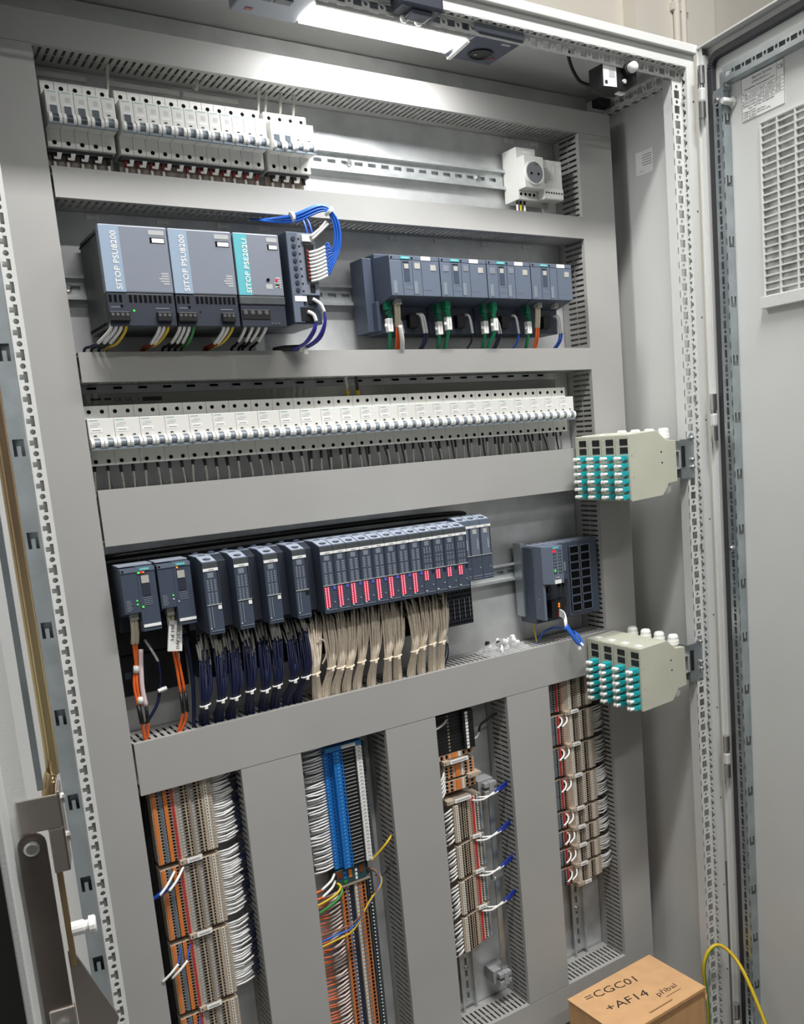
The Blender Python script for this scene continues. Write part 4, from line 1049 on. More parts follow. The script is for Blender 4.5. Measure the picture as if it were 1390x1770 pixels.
part(MB().box(80, 84, -80, -74, -848, -838), 'white_tape', WHITE2, f2)
tgm = Matrix.Rotation(math.radians(9), 3, 'Y')
def tagq(u, v): 
    p = tgm @ Vector((u, 0, v)); return (78+p.x, -95, -808+p.z)
ct = part(MB().prism([tagq(-9.5, 22), tagq(9.5, 22), tagq(11, -24), tagq(-10, -24)], (0, 5, 0)), 'cable_tag', WHITE2, f2, bevel=0.8, label='white handwritten cable tag')
xd = tgm @ Vector((0, 0, -1)); yd = tgm @ Vector((1, 0, 0))
p = tagq(3.6, -1); text('CGC01.AH1', 'handwriting', 6.5, (p[0], -95.6, p[2]), xd, yd, INK, ct, 38)
p = tagq(-4.6, 4); text('J01.P1', 'handwriting', 6.5, (p[0], -95.6, p[2]), xd, yd, INK, ct, 24)
wire_obj('wire', [([(42, -62, -812), (50, -66, -832), (56, -66, -848)], 2.0, SLEEVE, 'sleeve'), ([(56, -66, -847), (57, -64, -870), (53, -62, -895), (46, -62, -915), (28, -60, -940)], 2.4, NAVY, 'conductor')], 'navy wire pair crossing behind the left orange fibre cable', 'blue wires at the left')
part(MB().rev((54, -66, -892), (1, 0, 0.2), [(-4, 3), (4, 3.5), (9, 3.2)], 8), 'cable_tie', WHITE2, bpy.data.objects['wire'] if False else solo(MB().tube([(100, -60, -815), (103, -64, -850), (102, -64, -900), (96, -60, -966)], 3.0, 8), 'blue_cable', NAVY, 'thick navy cable beside the tagged orange fibre cable', 'cable', smooth=True))
solo(MB().tube([(8, -30, -899), (2, -34, -915), (3, -30, -945)], 2.0, 8), 'earth_wire', GRNW, 'green earth wire below the black box at the left edge', 'wire', smooth=True)

# ================================================================ wires of the power supplies
def psu_wire(p0, p1, cols, label, grp):
    x0, z0 = p0; x1, z1 = p1
    a = (x0, -131, z0+2); b = (x0-0.10*(x0-x1), -126, z0-10); c = (x0-0.55*(x0-x1), -98, z0-24); d = (x1, -64, z1+2); e = (x1, -55, z1-16)
    segs = []
    if len(cols) == 2: segs = [([a, b, c], 2.3, cols[0], 'sleeve'), ([c, ((c[0]+d[0])/2, -80, (c[2]+d[2])/2), d, e], 2.0, cols[1], 'conductor')]
    else: segs = [([a, b, c, d, e], 2.0, cols[0], 'conductor')]
    wire_obj('supply_wire', segs, label, grp)
G1_ = 'wires of the leftmost power supply'; G2_ = 'wires of the middle power supply'; G3_ = 'wires of the teal-banded unit'
for i, (x, z) in enumerate(((36.5, -362), (42.5, -362), (49, -362), (55, -363))):
    psu_wire((x+4, z), (15+i*9.5, -393), (SLEEVE, NAVY if i == 0 else BLACK) if i < 3 else (YELW,), ['navy supply wire with white sleeve, leftmost power supply', 'left black supply wire with white sleeve, leftmost power supply', 'right black supply wire with white sleeve, leftmost power supply', 'yellow earth wire of the leftmost power supply'][i], G1_)
for i, x in enumerate((103, 109, 115)):
    psu_wire((x, -363), (92+i*3, -393), (SLEEVE, REDW) if i < 2 else (YELW,), ['left red output wire of the leftmost power supply', 'right red output wire of the leftmost power supply', 'yellow output wire of the leftmost power supply'][i], G1_)
for i, x in enumerate((131, 137, 143.5, 150)):
    psu_wire((x, -362), (121+i*9, -393), (SLEEVE, BLACK) if i < 3 else (GRNW,), ['first black supply wire of the middle power supply', 'second black supply wire of the middle power supply', 'third black supply wire of the middle power supply', 'green earth wire of the middle power supply'][i], G2_)
for i, x in enumerate((193, 199, 206)):
    psu_wire((x, -363), (182+i*4, -393), (SLEEVE, REDW) if i < 2 else (YELW,), ['left red output wire of the middle power supply', 'right red output wire of the middle power supply', 'yellow output wire of the middle power supply'][i], G2_)
for i, (x, xe) in enumerate(((225, 223), (235.5, 234), (246, 240), (256.5, 252))):
    psu_wire((x, -360), (xe, -394), (SLEEVE, BLACK), '%s sleeved black wire under the teal-banded unit' % nth(i+1), G3_)

# blue loom of the selectivity module
lm = thing('blue_wire_loom', 'bright blue wire loom arching out of the duct to the narrow module', 'wire bundle', (330, -138, -298))
mb = MB(); ms = MB()
for i in range(9):
    o = (i-4)*1.35; r_ = (i % 3-1)*1.6
    zt_ = -258-i*5.2
    mb.tube([(284+o, -55, -196), (300, -100+r_, -206+o*0.6), (318, -138+r_, -209+o), (354, -150+r_, -195+o*0.9), (372+o, -150+r_, -206), (378+o, -148+r_, -230), (373+o, -146, -255), (362, -144, zt_+14), (357, -142, zt_+8)], 1.5, 6, smooth=4)
    ms.tube([(357.5, -142, zt_+8.5), (345, -142, zt_+2.5), (331, -140, zt_-1)], 2.1, 6, smooth=3)
part(mb, 'wires', BLUEB, lm, smooth=True, stuff=True)
part(ms, 'marker_sleeves', SLEEVE, lm, smooth=True, stuff=True)
for (x, y, z, ax) in ((314, -132, -208, (1, 0, 0.2)), (366, -150, -199, (0.8, 0, -0.7))):
    part(MB().rev((x, y, z), ax, [(-2.2, 8.2), (2.2, 8.2)], 16), 'cable_tie', WHITE2, lm)
for k in range(2):
    wire_obj('wire', [([(362+k*3, -146, -213-k*3), (352, -144, -224-k*4), (336+k*2, -141, -236-k*4)], 2.2, SLEEVE, 'sleeve')], ['upper white sleeve wire at the top plug of the narrow module', 'lower white sleeve wire at the top plug of the narrow module'][k], 'plug wires of the narrow module')
for k, (x, z) in enumerate(((345, -205), (353, -200))):
    solo(MB().tube([(x-6, -60, -188), (x-2, -100, -200), (x, -112, -230), (x-2, -112, -270)], 1.7, 6), 'blue_wire', BLUEW, ['left blue wire hanging behind the blue loom', 'right blue wire hanging behind the blue loom'][k], 'wire', 'blue wires behind the loom', smooth=True)
lw = thing('blue_wire_loom', 'dark blue wire loop below the narrow module with white tie', 'wire bundle', (318, -80, -400))
part(MB().tube([(331, -138, -326), (341, -142, -334), (346, -142, -346)], 2.6, 8), 'marker_sleeve', WHITE2, lw, smooth=True)
part(MB().tube([(321, -138, -345), (328, -142, -350), (331, -142, -360)], 2.8, 8), 'marker_sleeve', WHITE2, lw, smooth=True)
mb = MB()
for k in range(3): mb.tube([(345.5, -142, -345+k), (347-k, -140, -362), (341-k*3, -128, -384), (326-k*3, -100, -396), (308, -72, -395)], 1.7, 6, smooth=4)
for k in range(3): mb.tube([(331, -142, -359), (329-k*2, -138, -374), (321-k*2, -120, -390), (310-k, -95, -396)], 1.7, 6, smooth=4)
part(mb, 'wires', mat('wire_violet_blue', (52, 50, 150), 0.4), lw, smooth=True, stuff=True)
part(MB().rev((321, -104, -395), (1, 0.9, 0.2), [(-1.8, 7), (1.8, 7)], 14).box(320, 326, -112, -106, -405, -398), 'cable_tie', WHITE2, lw)
part(MB().tube([(319, -100, -394), (300, -80, -393), (290, -66, -394)], 4.6, 8), 'shrink_end', BLACK, lw, smooth=True)

# ================================================================ cables under the communication modules
def rj(x, z, d, label, back=0):
    t = thing('patch_cable', label, 'network cable', (x+6, -70, -400), 'green network cables')
    y = -96 + back
    part(MB().box(x-5.2, x+5.2, y-6, y+6, z-18, z), 'plug', GREENW if back == 0 else GREEND, t, bevel=1.2)
    part(MB().rev((x, y, z-18), (0.04*d, 0, -1), [(0, 5.6), (4, 5.2), (4.2, 4.4), (7, 5), (7.2, 4.2), (10, 4.8), (10.2, 4), (14, 4.4)], 10), 'boot', GREENW if back == 0 else GREEND, t)
    part(MB().box(x-4.6, x+5, y-6, y+5, z-53, z-31), 'cable_label', WHITE2, t, bevel=1)
    part(MB().box(x-9, x-4, y-4, y-1, z-45, z-40), 'label_tie', WHITE2, t, bevel=1)
    part(MB().box(x-0.3, x+0.7, y-6.3, y-6, z-48, z-36), 'label_print', PRINT, t)
    part(MB().tube([(x, y, z-52), (x+d*0.25, y+6, z-62), (x+d*0.8, y+22, z-78), (x+d, y+32, z-98)], 3.0, 8), 'cable', GREENW, t, smooth=True)
rj(483, -316, 12, 'green network cable of the leftmost communication module', 6)
rj(580, -320, 9, 'left green network cable of the second communication module', 8)
rj(594, -313, 6, 'right green network cable of the second communication module', 0)
rj(675, -318, 8, 'left green network cable of the third communication module', 8)
rj(691, -314, -2, 'right green network cable of the third communication module', 0)
rj(771, -318, 10, 'green network cable of the rightmost communication module', 8)
for i, x in enumerate((497, 789)):
    t = thing('fibre_cable', ['orange fibre cable with white sleeve under the leftmost communication module', 'orange fibre cable under the rightmost communication module'][i], 'fibre cable', (x+8, -60, -400), 'orange fibre cables of the communication modules')
    part(MB().box(x-5, x+5, -106, -92, -326, -314), 'connector', SLEEVEG, t, bevel=0.8)
    for dx in (-2.6, 2.6): part(MB().tube([(x+dx, -98, -325), (x+dx+1, -95, -342), (x+dx+2, -90, -360)], 3.0, 8), 'boot', IVORY, t, smooth=True)
    for dx in (-2.4, 2.4): part(MB().tube([(x+1.5+dx, -91, -359), (x+4+dx, -84, -378), (x+9+dx*0.8, -66, -402)], 2.0, 8), 'cable', ORFIB, t, smooth=True)
    if i == 0: part(MB().tube([(x+4, -94, -358), (x+9, -89, -380), (x+14, -76, -400)], 4.0, 8), 'clear_sleeve', SLEEVE, t, smooth=True)
part(MB().box(823, 832, -106, -92, -326, -315), 'spare_plug', SLEEVEG, bpy.data.objects['communication_module.003'], bevel=0.8)
for i, (x, wm, n_) in enumerate(((547, NAVY, 2), (645, BLACK, 1), (746, BLUEW, 1), (842, BLUEW, 2))):
    for k in range(n_):
        xx = x+k*5
        wire_obj('power_wire', [([(xx-4, -80, -337), (xx+1, -86, -342), (xx+5, -86, -370)], 2.4, SLEEVE, 'sleeve'), ([(xx+5, -86, -369), (xx+4, -80, -385), (xx, -60, -402)], 2.0, wm, 'conductor')],
                 '%s power wire under the %s communication module' % (['left', 'right'][k] if n_ == 2 else 'sleeved', ['leftmost', 'second', 'third', 'rightmost'][i]), 'power wires of the communication modules')
for i, x in enumerate((505, 700, 705)):
    wire_obj('power_wire', [([(x, -76, -336), (x+6, -82, -352), (x+9, -82, -370)], 2.0, SLEEVE, 'sleeve'), ([(x+9, -82, -369), (x+7, -74, -385), (x+2, -60, -402)], 1.8, NAVY, 'conductor')],
             ['sleeved navy wire behind the first orange fibre cable', 'left navy wire behind the third module green cables', 'right navy wire behind the third module green cables'][i], 'power wires of the communication modules')

# switch wires
sl_ = thing('blue_wire_loom', 'blue wire loop hanging from the network switch onto the duct', 'wire bundle', (800, -110, -968))
mb = MB(); ms = MB()
for i in range(5):
    z = -894-i*3.2
    ms.tube([(801, -87, z), (803, -98, z-4), (797-i, -112, -906-i*1.5), (795-i, -116, -920-i)], 1.5, 6, smooth=3)
    mb.tube([(795-i, -116, -919-i), (806-i*1.5, -120, -940), (819-i*1.2, -120, -960), (826, -118, -968+i), (829+i*0.6, -114, -960), (825+i, -108, -948), (828, -96, -942), (840, -72, -947), (820, -50, -938), (790, -46, -944), (765, -46, -968)], 2.0, 6, smooth=4)
part(ms, 'marker_sleeves', SLEEVE, sl_, smooth=True, stuff=True)
part(mb, 'wires', BLUEB, sl_, smooth=True, stuff=True)
part(MB().rev((826, -118, -966), (1, 0.1, 0.4), [(-2, 5), (2, 5)], 12).box(816, 822, -122, -117, -973, -967), 'cable_tie', WHITE2, sl_)
solo(MB().tube([(762, -50, -905), (766, -48, -925), (772, -46, -966)], 1.6, 6), 'earth_wire', YELW, 'thin yellow earth wire below the network switch', 'wire', smooth=True)

# bag of loose fittings on the duct
bg = thing('parts_bag', 'clear plastic bag of small white and black fittings on the duct', 'bag', (690, -40, -961))
for k in range(18):
    x = 662+random.uniform(5, 62); y = -62+random.uniform(0, 38); z = -956+random.uniform(0, 14)
    a = random.uniform(0, 3.1); L_ = random.uniform(9, 16)
    part(MB().cyl((x, y, z), (x+L_*math.cos(a), y+L_*0.5*math.sin(a), z+random.uniform(-1, 4)), random.uniform(3.5, 6), 8), 'fitting', WHITE2 if k % 3 else BLACK, bg)
mb = MB(); NU, NV = 14, 9; vs = []
for i in range(NU):
    for j in range(NV):
        u = i/(NU-1); v = j/(NV-1)
        h = 20*math.sin(math.pi*u)**0.6*math.sin(math.pi*v)**0.6
        vs.append((642+u*100+random.uniform(-2, 2), -72+v*58+random.uniform(-2, 2), -960.4+h+random.uniform(-2.4, 2.4)*(0.2+h/20)))
mb._add(vs, [(i*NV+j, (i+1)*NV+j, (i+1)*NV+j+1, i*NV+j+1) for i in range(NU-1) for j in range(NV-1)])
part(mb, 'bag_film', CLEARF, bg, smooth=False)

# ================================================================ terminal strips
def terminal_strip(name, label, group, x0, z0, z1, pitch, cols, width, prof, ends=True, cat='terminal strip', base=BEIGE):
    """cols = [(offset0, offset1, y, height fraction, material, part name)] repeated in every slice; prof = [(offset, y)] stepped outline"""
    n = max(1, int((z1-z0)/pitch)); p = (z1-z0)/n
    t = thing(name, label, cat, (x0+width/2, -15, z0), group)
    body = MB()
    poly = [(x0+a, y) for a, y in prof] + [(x0+prof[-1][0], -15), (x0+prof[0][0], -15)]
    for k in range(n):
        z = z0+k*p
        body.prism([(a, b, z+0.25) for a, b in poly], (0, 0, p-0.5))
    part(body, 'terminal_slices', base, t, stuff=True)
    groups = {}
    for a, b, y, fr, m_, nm in cols:
        mb = groups.setdefault((nm, m_.name), MB())
        if fr >= 1: mb.box(x0+a, x0+b, y-0.6, y+4, z0+0.5, z1-0.5)
        else:
            for k in range(n):
                zc = z0+(k+0.5)*p
                mb.box(x0+a, x0+b, y-0.4, y+2, zc-p*fr/2, zc+p*fr/2)
    for (nm, mn), mb in groups.items(): part(mb, nm, MATS[mn], t, stuff=len(mb.f) > 30)
    return t
def end_clamp(label, x0, x1, xl, z, y, group):
    t = thing('end_clamp', label, 'end clamp', ((x0+xl)/2, -15, z-4), group)
    part(MB().box(x0, x1, y-4, -15, z-4, z+4), 'clamp_body', BEIGE, t, bevel=0.6)
    part(MB().box(x1, xl, y-3, -15, z-3.2, z+3.2), 'label_carrier', BEIGED, t)
    part(MB().box(x1+0.5, xl-1, y-5, y-2.8, z-3.4, z+3.4), 'label_strip', STICK, t)
    part(MB().box(x1+4, xl-5, y-5.3, y-5, z-0.8, z+0.8), 'label_print', PRINT, t)
    part(MB().cyl((x0+3.5, y-4.4, z), (x0+3.5, y-3.5, z), 1.1, 8), 'clamp_screw', HOLE, t)
    return t
def fan(name, label, group, x0, x1, x2, y0, z0, z1, n, sm, wm, slope, cat='wire fan', rs=1.7):
    t = thing(name, label, cat, (x2, -40, z0), group)
    ms = MB(); mw = MB()
    for k in range(n):
        z = z0+(k+0.5)*(z1-z0)/n
        dz = random.uniform(-2.5, 2.5)+slope; dy = random.uniform(-3, 3)
        e = x1+random.uniform(-3, 3)
        ms.tube([(x0, y0, z), ((x0+e)/2, y0-3+dy, z+dz*0.25), (e, y0+2+dy, z+dz)], rs, 6, smooth=2)
        mw.tube([(e, y0+2+dy, z+dz), ((e+x2)/2, y0+6, z+dz*1.1), (x2, y0+12, z+dz)], 1.2, 5, smooth=2)
    part(ms, 'marker_sleeves', sm, t, smooth=True, stuff=True)
    part(mw, 'conductors', wm, t, smooth=True, stuff=True)
    return t
# column one: orange, red and beige terminals with white wire fan
C1 = [(1.6, 6.6, -66, 1, ORANGE, 'orange_bridge'), (8.2, 11.2, -65, 0.5, HOLE, 'wire_entries'), (11.8, 16, -65.3, 0.7, TGREYB, 'grey_pushers'), (16.8, 18, -65, 0.6, HOLE, 'wire_entries'), (18, 23.5, -66, 1, ORANGE, 'orange_bridge'),
      (24, 28, -65, 0.5, HOLE, 'wire_entries'), (29, 33.5, -65.4, 0.6, TRED, 'red_pushers'), (38, 43, -62.6, 0.72, PALE, 'markers'), (44.3, 48.6, -65, 0.5, HOLE, 'wire_entries'), (51, 53.4, -65, 0.5, HOLE, 'test_points'),
      (55, 58.5, -66, 1, BEIGED, 'ridge'), (59, 63.6, -62.6, 0.72, PALE, 'markers'), (64.6, 68.8, -65, 0.5, HOLE, 'wire_entries'), (71.5, 74, -65, 0.5, HOLE, 'test_points'), (79, 84, -65.6, 1, MARK, 'marker_strip'), (80.6, 82, -66.4, 0.35, HOLE, 'marker_print'), (86.5, 88.5, -65, 0.7, SLEEVEG, 'lugs')]
PR1 = [(0, -64.8), (37, -64.8), (37, -62), (44, -62), (44, -64.8), (58.6, -64.8), (58.6, -62), (64.2, -62), (64.2, -64.8), (91, -64.8)]
zs1 = [(-1162, -1046, 'topmost'), (-1286, -1171, 'second'), (-1411, -1295, 'third'), (-1540, -1420, 'lowest')]
for z0, z1, nm in zs1:
    terminal_strip('terminal_strip', 'beige terminal strip with orange and red rows, %s at far left' % nm, 'far left terminal strips', 17.5, z0, z1, 4.9, C1, 91, PR1)
    if nm != 'lowest':
        fan('wire_fan', 'white sleeved wires right of the far left terminals, %s fan' % nm, 'far left wire fans', 109, 142, 162, -55, z0+2, z1-1, 29, SLEEVE, NAVY, 3)
for z, nm in ((-1166.5, 'topmost'), (-1290.5, 'middle'), (-1415.5, 'lowest')):
    end_clamp('beige end clamp with white label between far left terminals, %s' % nm, 47, 57, 82, z, -66, 'far left end clamps')
for k, (z, bl) in enumerate(((-1180, True), (-1305, False), (-1432, False))):
    for j in range(2):
        dx = j*14
        if bl: sg = [([(38+dx, -66, z+2+j*3), (22+dx, -82, z-8+j*2), (8+dx, -88, z-18+j*2)], 2.1, WHITE2, 'sleeve'), ([(24+dx, -78, z-10), (4+dx*0.5, -76, z-24), (-8, -60, z-34)], 2.3, BLUEW, 'conductor')]
        else: sg = [([(32+dx, -66, z+1), (26+dx, -74, z-8), (22+dx, -80, z-16)], 1.3, BLUEW, 'conductor'), ([(22+dx, -80, z-15), (8+dx, -84, z-24), (-4+dx, -80, z-34)], 2.1, WHITE2, 'sleeve')]
        wire_obj('jumper_wire', sg, '%s white sleeved jumper at the %s far left terminal strip' % (['left', 'right'][j], ['second', 'third', 'lowest'][k]), 'jumper wires at the far left')
# dark wire loom hidden in the gap beside the left duct
for k in range(5):
    solo(MB().tube([(6+k*2, -30-k*3, -1045), (5+k*2.2, -32-k*3, -1250), (7+k*2, -30-k*3, -1440), (10+k, -26, -1600)], 2.4, 6), 'dark_wire', BLACK, 'dark wire in the gap left of the far left terminals, %s' % nth(k+1), 'wire', 'dark wires beside the left duct', smooth=True)

# column two: blue disconnect terminals
bt_ = None
n = 32; zt, zb = -1063.0, -1275.0; p = (zt-zb)/n
for k in range(n):
    z = zt-(k+1)*p
    loc = (338, -15, z)
    L = 'slim blue and black disconnect terminal, %s from the top of its stack' % nth(k+1)
    if bt_ is None:
        bt_ = thing('blue_terminal', L, 'terminal block', loc, 'blue disconnect terminals')
        part(MB().prism([(303, -15, z+0.3), (303, -50, z+0.3), (317, -50, z+0.3), (317, -60, z+0.3), (334, -60, z+0.3), (334, -15, z+0.3)], (0, 0, p-0.6)), 'blue_body', TBLUE, bt_)
        part(MB().prism([(334, -15, z+0.3), (334, -57, z+0.3), (359, -57, z+0.3), (359, -15, z+0.3)], (0, 0, p-0.6)), 'disconnect_lever', BLACK, bt_)
        part(MB().box(336, 356, -57.6, -57, z+p*0.45, z+p*0.58), 'lever_edge', PALE, bt_)
        part(MB().box(360, 371, -59, -40, z+0.5, z+p-0.5), 'marker_tag', STICK, bt_)
        part(MB().box(363, 368.5, -59.3, -59, z+2.4, z+4.0), 'marker_print', PRINT, bt_)
        part(MB().box(373, 384, -44, -15, z+1.0, z+p-1.0), 'lower_foot', PSUS, bt_)
        part(MB().cyl((331, -60.3, z+p/2), (331, -59, z+p/2), 1.6, 8), 'test_hole', HOLE, bt_)
        part(MB().cyl((313, -50.3, z+p/2), (313, -49, z+p/2), 1.6, 8), 'wire_entry', NAVY, bt_)
        part(MB().box(304.5, 307, -50.6, -49, z+1.6, z+p-1.6).box(323, 326.5, -60.5, -59, z+1.2, z+p-1.2), 'body_print', TBLUE2, bt_)
    else: copy_tree(bt_, loc, L)
bc = thing('end_clamp', 'blue end clamp with white label above the blue terminals', 'end clamp', (338, -15, -1062))
part(MB().box(305, 372, -58, -15, -1062, -1054), 'clamp_body', TBLUE2, bc, bevel=0.6)
part(MB().box(334, 360, -60, -58, -1061, -1055), 'label_strip', STICK, bc)
fan('wire_fan', 'white sleeved wires on the left of the blue terminals', None, 303, 268, 250, -46, -1272, -1050, 44, SLEEVE, BLACK, -2)
fx = thing('earth_terminal', 'dark green and orange feed terminal below the blue terminals', 'terminal block', (335, -15, -1308))
part(MB().box(304, 360, -52, -15, -1306, -1278), 'body', mat('dark_green_terminal', (42, 74, 78), 0.45), fx, bevel=0.6)
part(MB().box(304, 314, -53, -50, -1292, -1279), 'orange_pusher', COPPER, fx)
part(MB().box(326, 332, -53, -50, -1296, -1281), 'orange_pusher', ORANGE, fx)
part(MB().box(346, 354, -53, -50, -1294, -1280), 'orange_pusher', COPPER, fx)
for z in (-1286, -1294, -1301): part(MB().box(338, 342, -53, -51, z-2.4, z+2.4), 'marker', STICK, fx)
for z in (-1285, -1293, -1301): part(MB().box(316, 322, -53, -51, z-2.6, z+2.6), 'pusher', TBLUE if z > -1300 else GRNW, fx)
part(MB().box(304, 366, -54, -15, -1310, -1307), 'partition', BEIGED, fx)
part(MB().box(361, 370, -58, -36, -1288, -1276), 'earth_clamp', STEEL, fx, bevel=1)
C2 = [(1, 11, -50.6, 0.8, ORANGE, 'orange_pushers'), (4.5, 8.5, -51.4, 0.42, HOLE, 'wire_entries'), (9, 12, -50.8, 0.35, TBLUE, 'blue_pushers'), (13.5, 24.5, -46, 1, SIED, 'dark_channel'), (15, 17, -47, 0.45, MARK, 'channel_marks'), (20, 22, -47, 0.45, NAVY, 'channel_marks_dark'),
      (26.5, 30.5, -50.6, 1, MARK, 'marker_strip'), (28, 29.2, -51.4, 0.25, HOLE, 'marker_print'), (32.5, 38, -50.6, 0.45, TGREYB, 'slate_pushers'), (33, 46, -50.4, 0.86, ORANGE, 'orange_pushers'), (40.5, 44.6, -51.2, 0.56, HOLE, 'wire_entries')]
PR2 = [(0, -50), (13, -50), (13, -45), (25, -45), (25, -50), (47.5, -50)]
terminal_strip('terminal_strip', 'orange and blue terminal strip below the blue terminals', None, 309, -1670, -1312, 7.2, C2, 47.5, PR2, base=BEIGED)
fan('wire_fan', 'white sleeved orange wires left of the orange terminal strip', None, 309, 284, 252, -44, -1668, -1314, 50, mat('marker_sleeve_pinkish', (226, 208, 200), 0.45), ORFIB, -7)
ebar = thing('shield_bar', 'row of bright shield clamps right of the orange terminal strip', 'shield bar', (380, -15, -1672))
part(MB().box(372, 384, -22, -15, -1672, -1312), 'bar', PSUS, ebar)
mb = MB()
for k in range(50): mb.rev((377, -22, -1318-k*7.1), (0, -1, 0), [(0, 2.4), (3, 2.4), (4, 1.4)], 8)
part(mb, 'clamp_screws', ZINC2, ebar, stuff=True)
part(MB().box(372, 388, -10, -3.2, -1310, -1045), 'upper_bar', SIED, ebar)
# loose wires over column two
wire_obj('earth_wire', [([(364, -52, -1284), (378, -62, -1268), (394, -70, -1250), (408, -66, -1240)], 2.2, YELW, 'conductor')], 'yellow earth wire rising into the duct beside blue terminals', 'loose wires below the blue terminals')
wire_obj('earth_wire', [([(304, -50, -1300), (306, -60, -1304), (290, -66, -1312), (254, -62, -1322)], 2.2, YELW, 'conductor'), ([(304, -50, -1304), (307, -62, -1310), (290, -68, -1322), (254, -64, -1336)], 2.2, GRNW, 'second_conductor')], 'yellow and green earth wires bending left below the blue terminals', 'loose wires below the blue terminals')
for j, (m_, nm) in enumerate(((BROWNW, 'brown'), (BLUEB, 'blue'), (YELW, 'yellow'))):
    wire_obj('loop_wire', [([(362, -50, -1290), (372+j*2, -66, -1296-j*3), (370+j*3, -72, -1315-j*2), (348, -76, -1345+j*2), (315, -76, -1368-j*6), (280, -70, -1372-j*9), (254, -64, -1376-j*10)], 1.8, m_, 'conductor')], '%s wire looping left across the orange terminal strip' % nm, 'loose wires below the blue terminals')
for j in range(2):
    wire_obj('loop_wire', [([(303, -45, -1284-j*13), (290, -58, -1288-j*13), (270, -62, -1296-j*13)], 2.4, WHITE2, 'sleeve'), ([(271, -62, -1296-j*13), (252, -58, -1300-j*13)], 2.0, ORFIB, 'conductor')], '%s white sleeved wire just below the blue terminal fan' % ['upper', 'lower'][j], 'loose wires below the blue terminals')
wire_obj('loop_wire', [([(372, -60, -1305), (388, -60, -1310), (400, -64, -1296), (414, -60, -1290)], 1.2, BLACK, 'conductor')], 'thin black wire from the clamps into the duct slots', 'loose wires below the blue terminals')
wire_obj('earth_wire', [([(378, -40, -1648), (390, -52, -1652), (402, -58, -1654)], 2.4, YELW, 'conductor')], 'yellow earth wire at the foot of the shield clamps', 'loose wires below the blue terminals')

NAVYB = mat('wire_royal_blue', (22, 44, 130), 0.4)
# column three: black fuse terminals, orange terminals, striped beige terminals
bk = None
for k in range(11):
    z = -1052-(k+1)*6.6
    L = 'black fuse terminal with white tag, %s from the top of its stack' % nth(k+1)
    loc = (560, -15, z)
    if bk is None:
        bk = thing('fuse_terminal', L, 'terminal block', loc, 'black fuse terminals')
        part(MB().box(521, 601, -58, -15, z+0.3, z+6.3), 'body', BLACK, bk)
        part(MB().box(575, 598, -66, -58, z+0.3, z+6.3), 'fuse_lever', BLACK, bk)
        part(MB().box(580, 585.5, -66.6, -65.8, z+0.8, z+5.8), 'marker_tag', STICK, bk)
        part(MB().box(545, 548.5, -58.6, -57.8, z+2, z+5.4), 'indicator', BEIGED, bk)
    else: copy_tree(bk, loc, L)
def oblock(label, x0, x1, z0, z1, n_):
    t = thing('orange_terminal', label, 'terminal block', ((x0+x1)/2, -15, z0), 'orange feed terminals')
    part(MB().box(x0, x1, -56, -15, z0, z1), 'body', BEIGE, t, bevel=0.5)
    w = x1-x0; h = (z1-z0)/n_
    part(MB().box(x0+0.38*w, x0+0.52*w, -58, -55, z0+1, z1-1), 'bridge', ORANGE, t)
    part(MB().box(x0+0.56*w, x0+0.62*w, -58, -55, z0+1, z1-1), 'marker_strip', MARK, t)
    for k in range(n_):
        z = z0+(k+0.5)*h
        for f in (0.1, 0.24, 0.72, 0.88):
            part(MB().box(x0+f*w-2.2, x0+f*w+2.2, -56.6, -55, z-h*0.3, z+h*0.3), 'wire_entry', HOLE, t)
            part(MB().box(x0+f*w+2.6, x0+f*w+6, -56.7, -55, z-h*0.3, z+h*0.3), 'pusher', ORANGE, t)
oblock('orange feed terminal directly under the black fuse terminals', 521, 598, -1138, -1127, 1)
oblock('orange feed terminal group between the two label clamps', 530, 598, -1176, -1146, 5)
oblock('lower orange feed terminal group above the striped terminals', 528, 599, -1202, -1180, 3)
end_clamp('beige end clamp with white label under the black fuse terminals', 528, 541, 582, -1142, -60, 'column three end clamps')
end_clamp('beige end clamp between the two orange terminal groups', 578, 604, 606, -1178, -62, 'column three end clamps')
end_clamp('beige end clamp with white label above the striped terminals', 527, 543, 580, -1218, -62, 'column three end clamps')
for k in range(5):
    wire_obj('feed_wire', [([(530, -58, -1160-k*8), (522, -64, -1168-k*8), (512, -62, -1178-k*8)], 2.0, SLEEVE, 'sleeve')], 'white sleeved wire at the orange feed terminals of column three, %s' % nth(k+1), 'sleeved wires of column three')
wire_obj('feed_wire', [([(600, -40, -1120), (612, -46, -1116), (622, -44, -1108)], 2.6, SLEEVE, 'sleeve'), ([(622, -44, -1109), (634, -36, -1096), (668, -40, -1082)], 2.2, BLACK, 'conductor')], 'white sleeved black wire right of the black fuse terminals')
wire_obj('feed_wire', [([(545, -58, -1062), (532, -66, -1066), (514, -66, -1072)], 2.4, SLEEVEG, 'sleeve')], 'grey sleeved wire at the top of the black fuse terminals')
